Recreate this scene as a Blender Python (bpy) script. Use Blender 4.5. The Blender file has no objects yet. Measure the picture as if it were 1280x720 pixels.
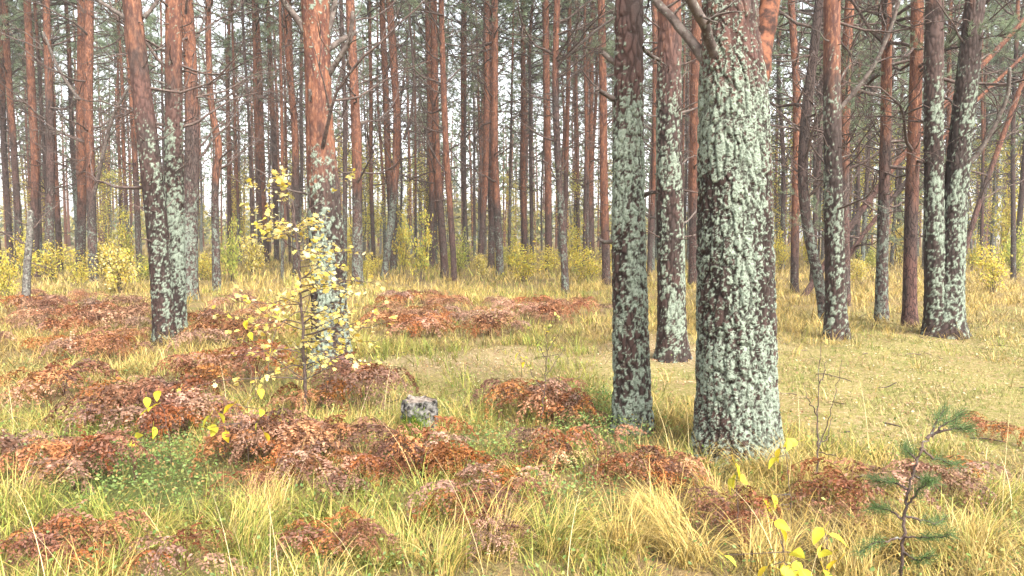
import bpy, math, random
import numpy as np
from mathutils import Vector

C = bpy.context.scene.collection
rnd = random.Random(7)
R = np.random.default_rng(11)
PI = math.pi

# ------------------------------------------------------------------ camera maths
F = 970.0; CAMH = 1.5; HORIZON = 293.0
PITCH = math.atan((360 - HORIZON) / F)
CP, SP = math.cos(PITCH), math.sin(PITCH)

# ------------------------------------------------------------------ numpy noise
def _h(ix, iy, iz, s):
    n = (ix.astype(np.int64) * 374761393 + iy.astype(np.int64) * 668265263 + iz.astype(np.int64) * 2147483647 + s * 974634777) & 0xffffffff
    n = ((n ^ (n >> 13)) * 1274126177) & 0xffffffff
    n = ((n ^ (n >> 16)) * 2246822519) & 0xffffffff
    n = n ^ (n >> 15)
    return (n & 0xffffff) / float(0xffffff)

def vnoise(x, y, z, s=0):
    x, y, z = np.broadcast_arrays(np.asarray(x, float), np.asarray(y, float), np.asarray(z, float))
    ix, iy, iz = np.floor(x), np.floor(y), np.floor(z)
    fx, fy, fz = x - ix, y - iy, z - iz
    fx = fx * fx * (3 - 2 * fx); fy = fy * fy * (3 - 2 * fy); fz = fz * fz * (3 - 2 * fz)
    r = 0
    for a in (0, 1):
        for b in (0, 1):
            for c in (0, 1):
                w = (fx if a else 1 - fx) * (fy if b else 1 - fy) * (fz if c else 1 - fz)
                r = r + w * _h(ix + a, iy + b, iz + c, s)
    return r

def fbm(x, y, z=0, s=0, o=3):
    r = 0; amp = 0.5; tot = 0
    for k in range(o):
        r = r + amp * vnoise(x * 2 ** k, y * 2 ** k, np.asarray(z) * 2 ** k, s + k * 17)
        tot += amp; amp *= 0.5
    return r / tot

def cells(x, y, z, s=0):
    """F1, F2 and the random number of the nearest cell"""
    ix, iy, iz = np.floor(x), np.floor(y), np.floor(z)
    f1 = np.full(x.shape, 9.0); f2 = np.full(x.shape, 9.0); cid = np.zeros(x.shape)
    for a in (-1, 0, 1):
        for b in (-1, 0, 1):
            for c in (-1, 0, 1):
                jx, jy, jz = ix + a, iy + b, iz + c
                px = jx + _h(jx, jy, jz, s); py = jy + _h(jx, jy, jz, s + 1); pz = jz + _h(jx, jy, jz, s + 2)
                d = np.sqrt((px - x) ** 2 + (py - y) ** 2 + (pz - z) ** 2)
                m = d < f1
                f2 = np.where(m, f1, np.minimum(f2, d))
                cid = np.where(m, _h(jx, jy, jz, s + 3), cid)
                f1 = np.where(m, d, f1)
    return f1, f2, cid

def sst(a, b, x):
    t = np.clip((x - a) / (b - a), 0, 1)
    return t * t * (3 - 2 * t)

# ------------------------------------------------------------------ ground height and pixel helpers
def gh(x, y):
    x = np.asarray(x, float); y = np.asarray(y, float)
    d = np.hypot(x, y)
    amp = 0.16 * np.exp(-d / 60)
    h = (fbm(x * 0.45 + 3, y * 0.45, 0, 5, 2) - 0.5) * amp
    h = h + (fbm(x * 1.1 + 9, y * 1.1, 0, 13, 2) - 0.5) * 0.11 * sst(22, 12, y)
    h = h + (fbm(x * 1.7, y * 1.7, 0, 9, 2) - 0.5) * 0.09 * sst(7.5, 4, y) 
    return h

def ray(px, py):
    u = (px - 640) / F; v = -(py - 360) / F
    return u, CP + v * SP, -SP + v * CP

def at(px, py):
    """ground point seen at a pixel of the 1280 x 720 photograph"""
    dx, dy, dz = ray(px, py)
    z = 0.0
    for _ in range(6):
        t = (z - CAMH) / dz
        z = float(gh(dx * t, dy * t))
    return Vector((dx * t, dy * t, z))

def at_depth(px, py, Y):
    dx, dy, dz = ray(px, py)
    t = Y / dy
    return Vector((dx * t, Y, CAMH + dz * t))

def proj(x, y, z):
    z = z - CAMH
    f = y * CP - z * SP; u = y * SP + z * CP
    return 640 + F * x / f, 360 - F * u / f

# ------------------------------------------------------------------ materials
def new_mat(name):
    m = bpy.data.materials.new(name); m.use_nodes = True
    nt = m.node_tree
    for n in list(nt.nodes): nt.nodes.remove(n)
    return m, nt

class NT:
    def __init__(s, nt): s.nt = nt
    def n(s, t, **k):
        x = s.nt.nodes.new(t)
        for a, b in k.items(): setattr(x, a, b)
        return x
    def link(s, a, b): s.nt.links.new(a, b)
    def put(s, sock, v):
        if isinstance(v, bpy.types.NodeSocket): s.nt.links.new(v, sock)
        elif isinstance(v, (tuple, list)) and len(v) == 3 and sock.type == 'RGBA': sock.default_value = (*v, 1)
        else: sock.default_value = v
    def math(s, op, a, b=None, c=None, clamp=False):
        x = s.n('ShaderNodeMath', operation=op); x.use_clamp = clamp
        s.put(x.inputs[0], a)
        if b is not None: s.put(x.inputs[1], b)
        if c is not None: s.put(x.inputs[2], c)
        return x.outputs[0]
    def mix(s, f, a, b):
        x = s.n('ShaderNodeMix', data_type='RGBA')
        s.put(x.inputs[0], f); s.put(x.inputs[6], a); s.put(x.inputs[7], b)
        return x.outputs[2]
    def ss(s, v, a, b):
        x = s.n('ShaderNodeMapRange', interpolation_type='SMOOTHSTEP')
        s.put(x.inputs[0], v); s.put(x.inputs[1], a); s.put(x.inputs[2], b)
        x.inputs[3].default_value = 0; x.inputs[4].default_value = 1
        return x.outputs[0]
    def noise(s, vec, scale, detail=3, rough=0.55):
        x = s.n('ShaderNodeTexNoise'); s.put(x.inputs['Vector'], vec); x.inputs['Scale'].default_value = scale
        x.inputs['Detail'].default_value = detail; x.inputs['Roughness'].default_value = rough
        return x.outputs[0]
    def attr(s, name, typ='GEOMETRY'):
        x = s.n('ShaderNodeAttribute', attribute_name=name, attribute_type=typ)
        return x
    def vmath(s, op, a, b):
        x = s.n('ShaderNodeVectorMath', operation=op); s.put(x.inputs[0], a); s.put(x.inputs[1], b)
        return x.outputs[0]

def bark_material(name, detailed):
    m, nt = new_mat(name); N = NT(nt)
    out = N.n('ShaderNodeOutputMaterial'); bs = N.n('ShaderNodeBsdfPrincipled')
    N.link(bs.outputs[0], out.inputs[0])
    tc = N.n('ShaderNodeTexCoord'); oi = N.n('ShaderNodeObjectInfo')
    p = tc.outputs['Object']
    off = N.math('MULTIPLY', oi.outputs['Random'], 40.0)
    cmb = N.n('ShaderNodeCombineXYZ'); N.link(off, cmb.inputs[0]); N.link(off, cmb.inputs[1])
    pr = N.vmath('ADD', p, cmb.outputs[0])
    q = N.vmath('MULTIPLY', pr, (1, 1, 0.3))
    sep = N.n('ShaderNodeSeparateXYZ'); N.link(p, sep.inputs[0]); z = sep.outputs[2]
    oz = N.attr('orange_z', 'OBJECT').outputs['Fac']
    la = N.attr('lichen_amount', 'OBJECT').outputs['Fac']
    lt = N.attr('lichen_top', 'OBJECT').outputs['Fac']
    red = N.attr('redness', 'OBJECT').outputs['Fac']
    n_big = N.noise(pr, 1.6, 2); n_mid = N.noise(q, 14, 3); n_fine = N.noise(pr, 70, 3)
    if detailed:
        plate = N.attr('plate').outputs['Fac']; lich0 = N.attr('lichen').outputs['Fac']
    else:
        vo = N.n('ShaderNodeTexVoronoi', feature='DISTANCE_TO_EDGE'); vo.inputs['Scale'].default_value = 21
        wob = N.n('ShaderNodeTexNoise'); N.link(q, wob.inputs['Vector']); wob.inputs['Scale'].default_value = 9
        N.link(N.vmath('ADD', q, N.vmath('MULTIPLY', wob.outputs['Color'], (0.16, 0.16, 0.16))), vo.inputs['Vector'])
        plate = N.ss(N.math('ADD', vo.outputs['Distance'], N.math('MULTIPLY', N.math('SUBTRACT', n_fine, 0.5), 0.25)), -0.04, 0.17)
    # old grey-brown bark at the foot
    c_deep = N.mix(n_mid, (0.010, 0.006, 0.005), (0.022, 0.014, 0.011))
    c_top = N.mix(n_mid, (0.022, 0.014, 0.012), (0.085, 0.061, 0.052))
    c_top = N.mix(N.math('MULTIPLY', n_fine, 0.5), c_top, (0.075, 0.058, 0.051))
    c_top = N.mix(N.math('MULTIPLY', red, N.ss(n_big, 0.35, 0.65)), c_top, (0.125, 0.058, 0.046))
    pf = plate
    if detailed:
        above = N.ss(N.math('SUBTRACT', z, lt), -0.6, 0.5)
        pf = N.math('ADD', N.math('MULTIPLY', plate, N.math('ADD', 0.42, N.math('MULTIPLY', above, 0.08))), N.math('MULTIPLY', above, 0.35))
    low = N.mix(pf, c_deep, c_top)
    # thin flaky upper bark
    up = N.mix(N.ss(n_mid, 0.3, 0.7), (0.074, 0.029, 0.019), (0.188, 0.079, 0.043))
    fl2 = N.ss(N.noise(N.vmath('MULTIPLY', pr, (1, 1, 0.22)), 10, 3, 0.6), 0.48, 0.62)
    up = N.mix(N.math('MULTIPLY', fl2, 0.6), up, (0.055, 0.027, 0.022))
    flk = N.ss(N.noise(q, 38, 4, 0.65), 0.50, 0.64)
    up = N.mix(N.math('MULTIPLY', flk, 0.55), up, (0.31, 0.155, 0.092))
    drk = N.ss(N.noise(q, 22, 4, 0.6), 0.55, 0.66)
    up = N.mix(N.math('MULTIPLY', drk, 0.8), up, (0.060, 0.030, 0.026))
    up = N.mix(N.math('MULTIPLY', N.math('SUBTRACT', 1.0, plate), 0.4), up, (0.06, 0.028, 0.024))
    zz = N.math('ADD', z, N.math('MULTIPLY', N.math('SUBTRACT', n_mid, 0.5), 1.6))
    zz = N.math('ADD', zz, N.math('MULTIPLY', N.math('SUBTRACT', n_big, 0.5), 1.4))
    t = N.ss(N.math('SUBTRACT', zz, oz), -0.55, 0.75)
    col = N.mix(t, low, up)
    # lichen
    if detailed:
        lm = lich0
        lcol = N.mix(N.noise(pr, 26, 2), (0.105, 0.128, 0.092), (0.235, 0.264, 0.205))
        lcol = N.mix(N.ss(n_fine, 0.52, 0.7), lcol, (0.075, 0.092, 0.062))
    else:
        fade = N.ss(N.math('SUBTRACT', N.math('ADD', z, N.math('MULTIPLY', n_big, 1.5)), lt), 1.2, -0.4)
        fade = N.math('SUBTRACT', 1.0, N.ss(N.math('SUBTRACT', N.math('ADD', z, N.math('MULTIPLY', n_big, 1.5)), lt), -0.6, 1.6))
        amt = N.math('MULTIPLY', la, fade)
        ln = N.math('ADD', N.math('MULTIPLY', N.noise(pr, 16, 4, 0.7), 0.75), N.math('MULTIPLY', N.noise(pr, 4, 2), 0.25))
        th = N.math('SUBTRACT', 0.70, N.math('MULTIPLY', amt, 0.26))
        lm = N.ss(N.math('SUBTRACT', ln, th), -0.035, 0.045)
        lm = N.math('MULTIPLY', lm, N.ss(amt, 0.02, 0.15))
        lm = N.math('MULTIPLY', lm, N.math('ADD', 0.35, N.math('MULTIPLY', plate, 0.65)))
        lcol = N.mix(n_fine, (0.085, 0.105, 0.08), (0.215, 0.24, 0.19))
    col = N.mix(lm, col, lcol)
    N.put(bs.inputs['Base Color'], col)
    bs.inputs['Roughness'].default_value = 0.9
    bs.inputs['Specular IOR Level'].default_value = 0.15
    h = N.math('ADD', N.math('MULTIPLY', plate, 0.0 if detailed else 1.0), N.math('MULTIPLY', n_fine, 0.35))
    h = N.math('ADD', h, N.math('MULTIPLY', lm, N.math('MULTIPLY', n_fine, 1.2)))
    bp = N.n('ShaderNodeBump'); bp.inputs['Strength'].default_value = 0.8; bp.inputs['Distance'].default_value = 0.012
    N.link(h, bp.inputs['Height']); N.link(bp.outputs[0], bs.inputs['Normal'])
    return m

def leaf_material(name, translucent=0.35, hue_var=0.0, use_attr=True, base=None, rough=0.6):
    """colour from the vertex attribute Col, or a plain base with noise; light passes through the blade"""
    m, nt = new_mat(name); N = NT(nt)
    out = N.n('ShaderNodeOutputMaterial')
    if use_attr: col = N.attr('Col').outputs['Color']
    else:
        tc = N.n('ShaderNodeTexCoord')
        col = N.mix(N.noise(tc.outputs['Object'], 9, 3), base[0], base[1])
    if hue_var:
        oi = N.n('ShaderNodeObjectInfo')
        hs = N.n('ShaderNodeHueSaturation')
        N.put(hs.inputs['Hue'], N.math('ADD', 0.5 - hue_var / 2, N.math('MULTIPLY', oi.outputs['Random'], hue_var)))
        r2 = N.math('FRACT', N.math('MULTIPLY', oi.outputs['Random'], 17.31))
        N.put(hs.inputs['Value'], N.math('ADD', 0.72, N.math('MULTIPLY', r2, 0.56)))
        r3 = N.math('FRACT', N.math('MULTIPLY', oi.outputs['Random'], 53.7))
        N.put(hs.inputs['Saturation'], N.math('ADD', 0.75, N.math('MULTIPLY', r3, 0.4)))
        N.put(hs.inputs['Color'], col); col = hs.outputs[0]
    bs = N.n('ShaderNodeBsdfPrincipled'); N.put(bs.inputs['Base Color'], col)
    bs.inputs['Roughness'].default_value = rough; bs.inputs['Specular IOR Level'].default_value = 0.25
    tr = N.n('ShaderNodeBsdfTranslucent'); N.put(tr.inputs[0], col)
    mx = N.n('ShaderNodeMixShader'); mx.inputs[0].default_value = translucent
    N.link(bs.outputs[0], mx.inputs[1]); N.link(tr.outputs[0], mx.inputs[2]); N.link(mx.outputs[0], out.inputs[0])
    return m

def wood_material(name, a, b, scale=12, lichen=0.0):
    m, nt = new_mat(name); N = NT(nt)
    out = N.n('ShaderNodeOutputMaterial'); bs = N.n('ShaderNodeBsdfPrincipled'); N.link(bs.outputs[0], out.inputs[0])
    tc = N.n('ShaderNodeTexCoord')
    n = N.noise(tc.outputs['Object'], scale, 4, 0.65)
    col = N.mix(N.ss(n, 0.35, 0.65), a, b)
    if lichen:
        l = N.ss(N.noise(tc.outputs['Object'], scale * 1.7, 4, 0.7), 0.60 - lichen * 0.1, 0.66)
        col = N.mix(N.math('MULTIPLY', l, lichen), col, (0.30, 0.35, 0.28))
    N.put(bs.inputs['Base Color'], col); bs.inputs['Roughness'].default_value = 0.9
    bs.inputs['Specular IOR Level'].default_value = 0.15
    bp = N.n('ShaderNodeBump'); bp.inputs['Strength'].default_value = 0.6; bp.inputs['Distance'].default_value = 0.006
    N.link(n, bp.inputs['Height']); N.link(bp.outputs[0], bs.inputs['Normal'])
    return m

def ground_material():
    m, nt = new_mat('forest_floor'); N = NT(nt)
    out = N.n('ShaderNodeOutputMaterial'); bs = N.n('ShaderNodeBsdfPrincipled'); N.link(bs.outputs[0], out.inputs[0])
    tc = N.n('ShaderNodeTexCoord'); p = tc.outputs['Object']
    z = N.attr('Zone').outputs['Color']            # r: mossy turf, g: bare needle path, b: green cover
    sp = N.n('ShaderNodeSeparateColor'); N.link(z, sp.inputs[0])
    n1 = N.noise(p, 2.2, 5, 0.6); n2 = N.noise(p, 18, 4, 0.7); n3 = N.noise(p, 75, 3, 0.7)
    straw = N.mix(n2, (0.08, 0.052, 0.028), (0.24, 0.17, 0.08))
    straw = N.mix(N.ss(n1, 0.45, 0.7), straw, (0.13, 0.12, 0.04))
    straw = N.mix(N.ss(n3, 0.56, 0.72), straw, (0.05, 0.032, 0.02))
    moss = N.mix(N.ss(n1, 0.35, 0.65), (0.125, 0.125, 0.035), (0.195, 0.165, 0.06))
    moss = N.mix(N.ss(n2, 0.45, 0.65), moss, (0.28, 0.205, 0.105))
    moss = N.mix(N.math('MULTIPLY', N.ss(n3, 0.55, 0.68), 0.7), moss, (0.095, 0.062, 0.03))
    bare = N.mix(N.ss(n2, 0.4, 0.65), (0.24, 0.165, 0.10), (0.34, 0.26, 0.175))
    bare = N.mix(N.math('MULTIPLY', N.ss(n3, 0.52, 0.66), 0.7), bare, (0.11, 0.07, 0.045))
    green = N.mix(n2, (0.05, 0.06, 0.02), (0.10, 0.11, 0.035))
    c = N.mix(sp.outputs[0], straw, moss); c = N.mix(sp.outputs[1], c, bare); c = N.mix(sp.outputs[2], c, green)
    N.put(bs.inputs['Base Color'], c); bs.inputs['Roughness'].default_value = 1.0
    bs.inputs['Specular IOR Level'].default_value = 0.05
    bp = N.n('ShaderNodeBump'); bp.inputs['Strength'].default_value = 0.9; bp.inputs['Distance'].default_value = 0.03
    N.link(N.math('ADD', n2, N.math('MULTIPLY', n3, 0.6)), bp.inputs['Height']); N.link(bp.outputs[0], bs.inputs['Normal'])
    return m

MAT = dict(
    bark=bark_material('pine_bark', False),
    bark_near=bark_material('pine_bark_with_lichen', True),
    branch=wood_material('dead_branch_wood', (0.050, 0.036, 0.030), (0.115, 0.09, 0.076), 16, 0.35),
    limb=wood_material('orange_limb_bark', (0.030, 0.017, 0.014), (0.175, 0.070, 0.038), 15),
    twig=wood_material('dark_twig', (0.042, 0.028, 0.023), (0.095, 0.064, 0.053), 20, 0.3),
    needle=leaf_material('pine_needles', 0.45),
    grass=leaf_material('grass_blades', 0.15),
    fern=leaf_material('dead_bracken', 0.2, 0.014),
    leaf=leaf_material('autumn_leaves', 0.45),
    ground=ground_material(),
    lichen=leaf_material('lichen_thallus', 0.05, rough=0.95),
    snag=wood_material('pale_bark', (0.035, 0.028, 0.024), (0.135, 0.118, 0.10), 18, 0.6),
    stump=wood_material('stump_bark', (0.012, 0.010, 0.009), (0.20, 0.185, 0.165), 22),
    cutwood=wood_material('rotten_cut_wood', (0.07, 0.052, 0.042), (0.20, 0.165, 0.135), 22),
)

# ------------------------------------------------------------------ mesh accumulation
class M:
    def __init__(s): s.v = []; s.q = []; s.t = []; s.c = []; s.qm = []; s.tm = []; s.n = 0
    def add(s, v, q=None, t=None, col=None, mi=0):
        v = np.asarray(v, float).reshape(-1, 3)
        if q is not None and len(q):
            q = np.asarray(q, int).reshape(-1, 4) + s.n; s.q.append(q); s.qm.append(np.full(len(q), mi))
        if t is not None and len(t):
            t = np.asarray(t, int).reshape(-1, 3) + s.n; s.t.append(t); s.tm.append(np.full(len(t), mi))
        s.v.append(v); s.n += len(v)
        if col is None: col = (1, 1, 1)
        col = np.asarray(col, float)
        s.c.append(np.broadcast_to(col, (len(v), 3)))
    def mesh(s, name, mats, smooth=False, attrs=None):
        v = np.concatenate(s.v); col = np.concatenate(s.c)
        q = np.concatenate(s.q) if s.q else np.zeros((0, 4), int); t = np.concatenate(s.t) if s.t else np.zeros((0, 3), int)
        me = bpy.data.meshes.new(name)
        me.vertices.add(len(v)); me.vertices.foreach_set('co', v.astype(np.float32).ravel())
        li = np.concatenate([q.ravel(), t.ravel()]).astype(np.int32)
        me.loops.add(len(li)); me.loops.foreach_set('vertex_index', li)
        st = np.concatenate([np.arange(len(q)) * 4, len(q) * 4 + np.arange(len(t)) * 3]).astype(np.int32)
        me.polygons.add(len(st)); me.polygons.foreach_set('loop_start', st)
        mi = np.concatenate(s.qm + s.tm).astype(np.int32)
        for m in (mats if isinstance(mats, (list, tuple)) else [mats]): me.materials.append(m)
        me.polygons.foreach_set('material_index', mi)
        if smooth: me.polygons.foreach_set('use_smooth', np.ones(len(st), bool))
        a = me.color_attributes.new('Col', 'FLOAT_COLOR', 'POINT')
        a.data.foreach_set('color', np.concatenate([col, np.ones((len(col), 1))], 1).astype(np.float32).ravel())
        for k, val in (attrs or {}).items():
            b = me.attributes.new(k, 'FLOAT', 'POINT'); b.data.foreach_set('value', np.asarray(val, np.float32))
        me.update(calc_edges=True); me.validate()
        return me

def obj(name, me, parent=None, loc=None):
    o = bpy.data.objects.new(name, me); C.objects.link(o)
    if parent is not None: o.parent = parent
    if loc is not None: o.location = loc
    return o

def tag(o, label=None, cat=None, group=None, kind=None):
    if label:
        assert 4 <= len(label.split()) <= 16, label
        o['label'] = label
    if cat: o['category'] = cat
    if group: o['group'] = group
    if kind: o['kind'] = kind
    return o

def thing(name, label, cat, loc=(0, 0, 0), group=None):
    o = bpy.data.objects.new(name, None); C.objects.link(o); o.location = loc; o.empty_display_size = 0.2
    return tag(o, label, cat, group)

def copy_tree(o, parent=None):
    c = o.copy(); C.objects.link(c)
    if parent is not None: c.parent = parent
    for ch in list(o.children): copy_tree(ch, c)
    return c

def tube(m, path, rad, nseg=6, col=None, mi=0):
    P = np.asarray(path, float); n = len(P); rad = np.broadcast_to(np.asarray(rad, float), (n,))
    T = np.gradient(P, axis=0); T /= np.linalg.norm(T, axis=1, keepdims=True) + 1e-9
    ref = np.array([0, 0, 1.0]) if abs(T[0, 2]) < 0.8 else np.array([1.0, 0, 0])
    U = np.cross(T, ref); U /= np.linalg.norm(U, axis=1, keepdims=True) + 1e-9
    W = np.cross(T, U)
    a = np.arange(nseg) / nseg * 2 * PI
    ring = P[:, None, :] + rad[:, None, None] * (np.cos(a)[None, :, None] * U[:, None, :] + np.sin(a)[None, :, None] * W[:, None, :])
    v = ring.reshape(-1, 3)
    i = np.arange(n - 1)[:, None] * nseg; j = np.arange(nseg)[None, :]; k = (j + 1) % nseg
    q = np.stack([i + j, i + k, i + nseg + k, i + nseg + j], -1).reshape(-1, 4)
    tip = P[-1] + T[-1] * rad[-1] * 0.6
    v = np.concatenate([v, tip[None]])
    b = (n - 1) * nseg
    t = np.stack([b + np.arange(nseg), b + (np.arange(nseg) + 1) % nseg, np.full(nseg, n * nseg)], -1)
    m.add(v, q, t, col, mi)

def blades(m, base, head, L, W, th0, th1, col, S=4, twist=None, mi=0):
    """curved tapering strips: th0 = tilt from upright at the root, th1 = extra tilt at the tip"""
    n = len(L)
    s = (np.arange(S + 1) / S)[None, :]
    th = th0[:, None] + th1[:, None] * s ** 1.3
    mid = (th[:, 1:] + th[:, :-1]) / 2
    dl = (L / S)[:, None]
    r = np.concatenate([np.zeros((n, 1)), np.cumsum(np.sin(mid) * dl, 1)], 1)
    z = np.concatenate([np.zeros((n, 1)), np.cumsum(np.cos(mid) * dl, 1)], 1)
    ch, sh = np.cos(head)[:, None], np.sin(head)[:, None]
    ctr = np.stack([base[:, 0:1] + r * ch, base[:, 1:2] + r * sh, base[:, 2:3] + z], -1)
    w = W[:, None] * (1 - s ** 1.6 * 0.96) * 0.5
    tw = np.zeros(n) if twist is None else twist
    pd = np.stack([-np.sin(head + tw), np.cos(head + tw), np.zeros(n)], -1)[:, None, :]
    v = np.concatenate([ctr - pd * w[..., None], ctr + pd * w[..., None]], 1).reshape(-1, 3)
    o = (np.arange(n) * 2 * (S + 1))[:, None]; i = np.arange(S)[None, :]
    q = np.stack([o + i, o + i + 1, o + S + 1 + i + 1, o + S + 1 + i], -1).reshape(-1, 4)
    shade = np.repeat(col[:, None, :], 2 * (S + 1), 1).reshape(-1, 3)
    m.add(v, q, None, shade, mi)

def dirs(n, rng, up=0.0):
    d = rng.normal(size=(n, 3)); d[:, 2] += up
    return d / (np.linalg.norm(d, axis=1, keepdims=True) + 1e-9)

def needles(m, P, k, L, W, rng, axis=None, cols=None, mi=0, up=0.3, spread=0.9):
    """k thin needle bundles round every point of P"""
    n = len(P) * k
    B = np.repeat(P, k, 0) + rng.normal(size=(n, 3)) * L * 0.18
    D = dirs(n, rng, up)
    if axis is not None:
        A = np.repeat(axis, k, 0); D = A * 0.9 + D * spread; D /= np.linalg.norm(D, axis=1, keepdims=True)
    ln = L * rng.uniform(0.6, 1.25, n)[:, None]
    S = np.cross(D, dirs(n, rng)); S /= np.linalg.norm(S, axis=1, keepdims=True) + 1e-9
    v = np.stack([B - S * W / 2, B + S * W / 2, B + D * ln + S * W * 0.2], 1).reshape(-1, 3)
    t = np.arange(n * 3).reshape(-1, 3)
    base = np.array([0.132, 0.168, 0.098])
    c = base * rng.uniform(0.55, 1.7, (n, 1)) * np.array([1, 1, 1]) + rng.uniform(0, 0.03, (n, 1)) * np.array([1.0, 0.8, 0.4])
    cl = np.repeat(rng.uniform(0.65, 1.35, (len(P), 1)), k, 0)
    c = c * cl
    if cols is not None: c = c * np.asarray(cols)
    m.add(v, None, t, np.repeat(c, 3, 0), mi)

OV = np.array([(0, 0), (0.18, 0.30), (0.30, 0.55), (0.26, 0.78), (0.0, 1.0), (-0.26, 0.78), (-0.30, 0.55), (-0.18, 0.30)])
LOBED = np.array([(0, 0), (0.30, -0.04), (0.26, 0.18), (0.58, 0.30), (0.36, 0.46), (0.44, 0.74), (0.18, 0.66), (0, 1.0), (-0.18, 0.66), (-0.44, 0.74), (-0.36, 0.46), (-0.58, 0.30), (-0.26, 0.18), (-0.30, -0.04)])
OVAL = np.array([(0, 0), (0.3, 0.45), (0, 1.0), (-0.3, 0.45)])
def leaves(m, P, D, size, col, rng, outline=OV, fold=0.25, roll=0.6, mi=0):
    """flat-ish leaves with a folded midrib; D points from stalk to tip"""
    n = len(P); k = len(outline)
    size = np.broadcast_to(size, (n,))
    D = D / (np.linalg.norm(D, axis=1, keepdims=True) + 1e-9)
    upv = np.array([0, 0, 1.0]) + rng.normal(size=(n, 3)) * roll
    S = np.cross(D, upv); S /= np.linalg.norm(S, axis=1, keepdims=True) + 1e-9
    Nn = np.cross(S, D)
    f = rng.uniform(0.3, 1.0, n) * fold
    ox = outline[:, 0][None, :, None]; oy = outline[:, 1][None, :, None]
    curl = rng.uniform(-0.25, 0.1, n)[:, None, None]
    v = P[:, None, :] + size[:, None, None] * (ox * S[:, None, :] + oy * D[:, None, :] + (np.abs(ox) * f[:, None, None] + curl * oy ** 2) * Nn[:, None, :])
    if k == 4:
        m.add(v.reshape(-1, 3), np.arange(n * 4).reshape(-1, 4), None, np.repeat(col, 4, 0), mi); return
    ctr = P[:, None, :] + size[:, None, None] * (0.5 * D[:, None, :] + curl * 0.25 * Nn[:, None, :])
    v = np.concatenate([v, ctr], 1)
    o = (np.arange(n) * (k + 1))[:, None]; i = np.arange(k)[None, :]
    t = np.stack([o + i, o + (i + 1) % k, np.broadcast_to(o + k, (n, k))], -1).reshape(-1, 3)
    m.add(v.reshape(-1, 3), None, t, np.repeat(col, k + 1, 0), mi)

def wander(p0, d0, L, n, rng, kink=0.25, lift=0.0):
    P = [np.array(p0, float)]; d = np.array(d0, float); d /= np.linalg.norm(d)
    for i in range(n):
        d = d + rng.normal(size=3) * kink / math.sqrt(n) + np.array([0, 0, lift / n]); d /= np.linalg.norm(d)
        P.append(P[-1] + d * L / n)
    return np.array(P)

# ------------------------------------------------------------------ world and light
SUN_EL, SUN_AZ = math.radians(48), math.radians(148)
w = bpy.data.worlds.new('World'); bpy.context.scene.world = w; w.use_nodes = True
N = NT(w.node_tree)
bg = w.node_tree.nodes['Background']
sky = N.n('ShaderNodeTexSky', sky_type='NISHITA'); sky.sun_disc = False
sky.sun_elevation = SUN_EL; sky.sun_rotation = SUN_AZ; sky.dust_density = 3.0; sky.air_density = 1.0; sky.ozone_density = 1.0
bw = N.n('ShaderNodeRGBToBW'); N.link(sky.outputs[0], bw.inputs[0])
N.link(N.mix(0.85, sky.outputs[0], bw.outputs[0]), bg.inputs[0])   # overcast: the blue is washed out
bg.inputs[1].default_value = 0.15
sl = bpy.data.lights.new('sun', 'SUN'); sl.energy = 1.5; sl.angle = math.radians(20); sl.color = (1.0, 0.96, 0.9)
so = bpy.data.objects.new('sun', sl); C.objects.link(so)
sd = Vector((math.cos(SUN_EL) * math.sin(SUN_AZ), math.cos(SUN_EL) * math.cos(SUN_AZ), math.sin(SUN_EL)))
so.rotation_euler = sd.to_track_quat('Z', 'Y').to_euler(); so.location = (0, -5, 30)

cam = bpy.data.cameras.new('camera'); co = bpy.data.objects.new('camera', cam); C.objects.link(co)
cam.sensor_width = 36; cam.lens = F / 1280 * 36; cam.clip_end = 3000; cam.clip_start = 0.05
co.location = (0, 0, CAMH); co.rotation_euler = (PI / 2 - PITCH, 0, 0)
sc = bpy.context.scene; sc.camera = co
sc.render.engine = 'CYCLES'
sc.cycles.max_bounces = 6; sc.cycles.diffuse_bounces = 4; sc.cycles.glossy_bounces = 1; sc.cycles.transmission_bounces = 4
sc.cycles.use_denoising = True
sc.view_settings.view_transform = 'Standard'; sc.view_settings.look = 'None'
sc.view_settings.exposure = 2.65; sc.view_settings.gamma = 1.0

# ------------------------------------------------------------------ autumn haze between the trunks
HAZE = 0.0012
hm, hnt = new_mat('haze'); HN = NT(hnt)
ho = HN.n('ShaderNodeOutputMaterial'); hv = HN.n('ShaderNodeVolumePrincipled'); HN.link(hv.outputs[0], ho.inputs['Volume'])
hv.inputs['Color'].default_value = (0.93, 0.93, 0.9, 1); hv.inputs['Density'].default_value = HAZE; hv.inputs['Anisotropy'].default_value = 0.3
def haze_box():
    x0, x1, y0, y1, z0, z1 = -340, 340, -70, 340, -1.4, 24
    v = [(x, y, z) for z in (z0, z1) for x, y in ((x0, y0), (x1, y0), (x1, y1), (x0, y1))]
    me = bpy.data.meshes.new('haze'); me.from_pydata(v, [], [(0, 3, 2, 1), (4, 5, 6, 7), (0, 1, 5, 4), (1, 2, 6, 5), (2, 3, 7, 6), (3, 0, 4, 7)]); me.materials.append(hm)
    o = bpy.data.objects.new('haze', me); C.objects.link(o); o['kind'] = 'stuff'; o['label'] = 'thin pale haze between the pine trunks'; o['category'] = 'haze'
if HAZE: haze_box()

# ------------------------------------------------------------------ ground zones (pixels of the photo -> ground)
def blob(X, Y, cx, cy, rx, ry, soft=0.35):
    d = np.sqrt(((X - cx) / rx) ** 2 + ((Y - cy) / ry) ** 2)
    return 1 - sst(1 - soft, 1 + soft, d)

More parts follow.
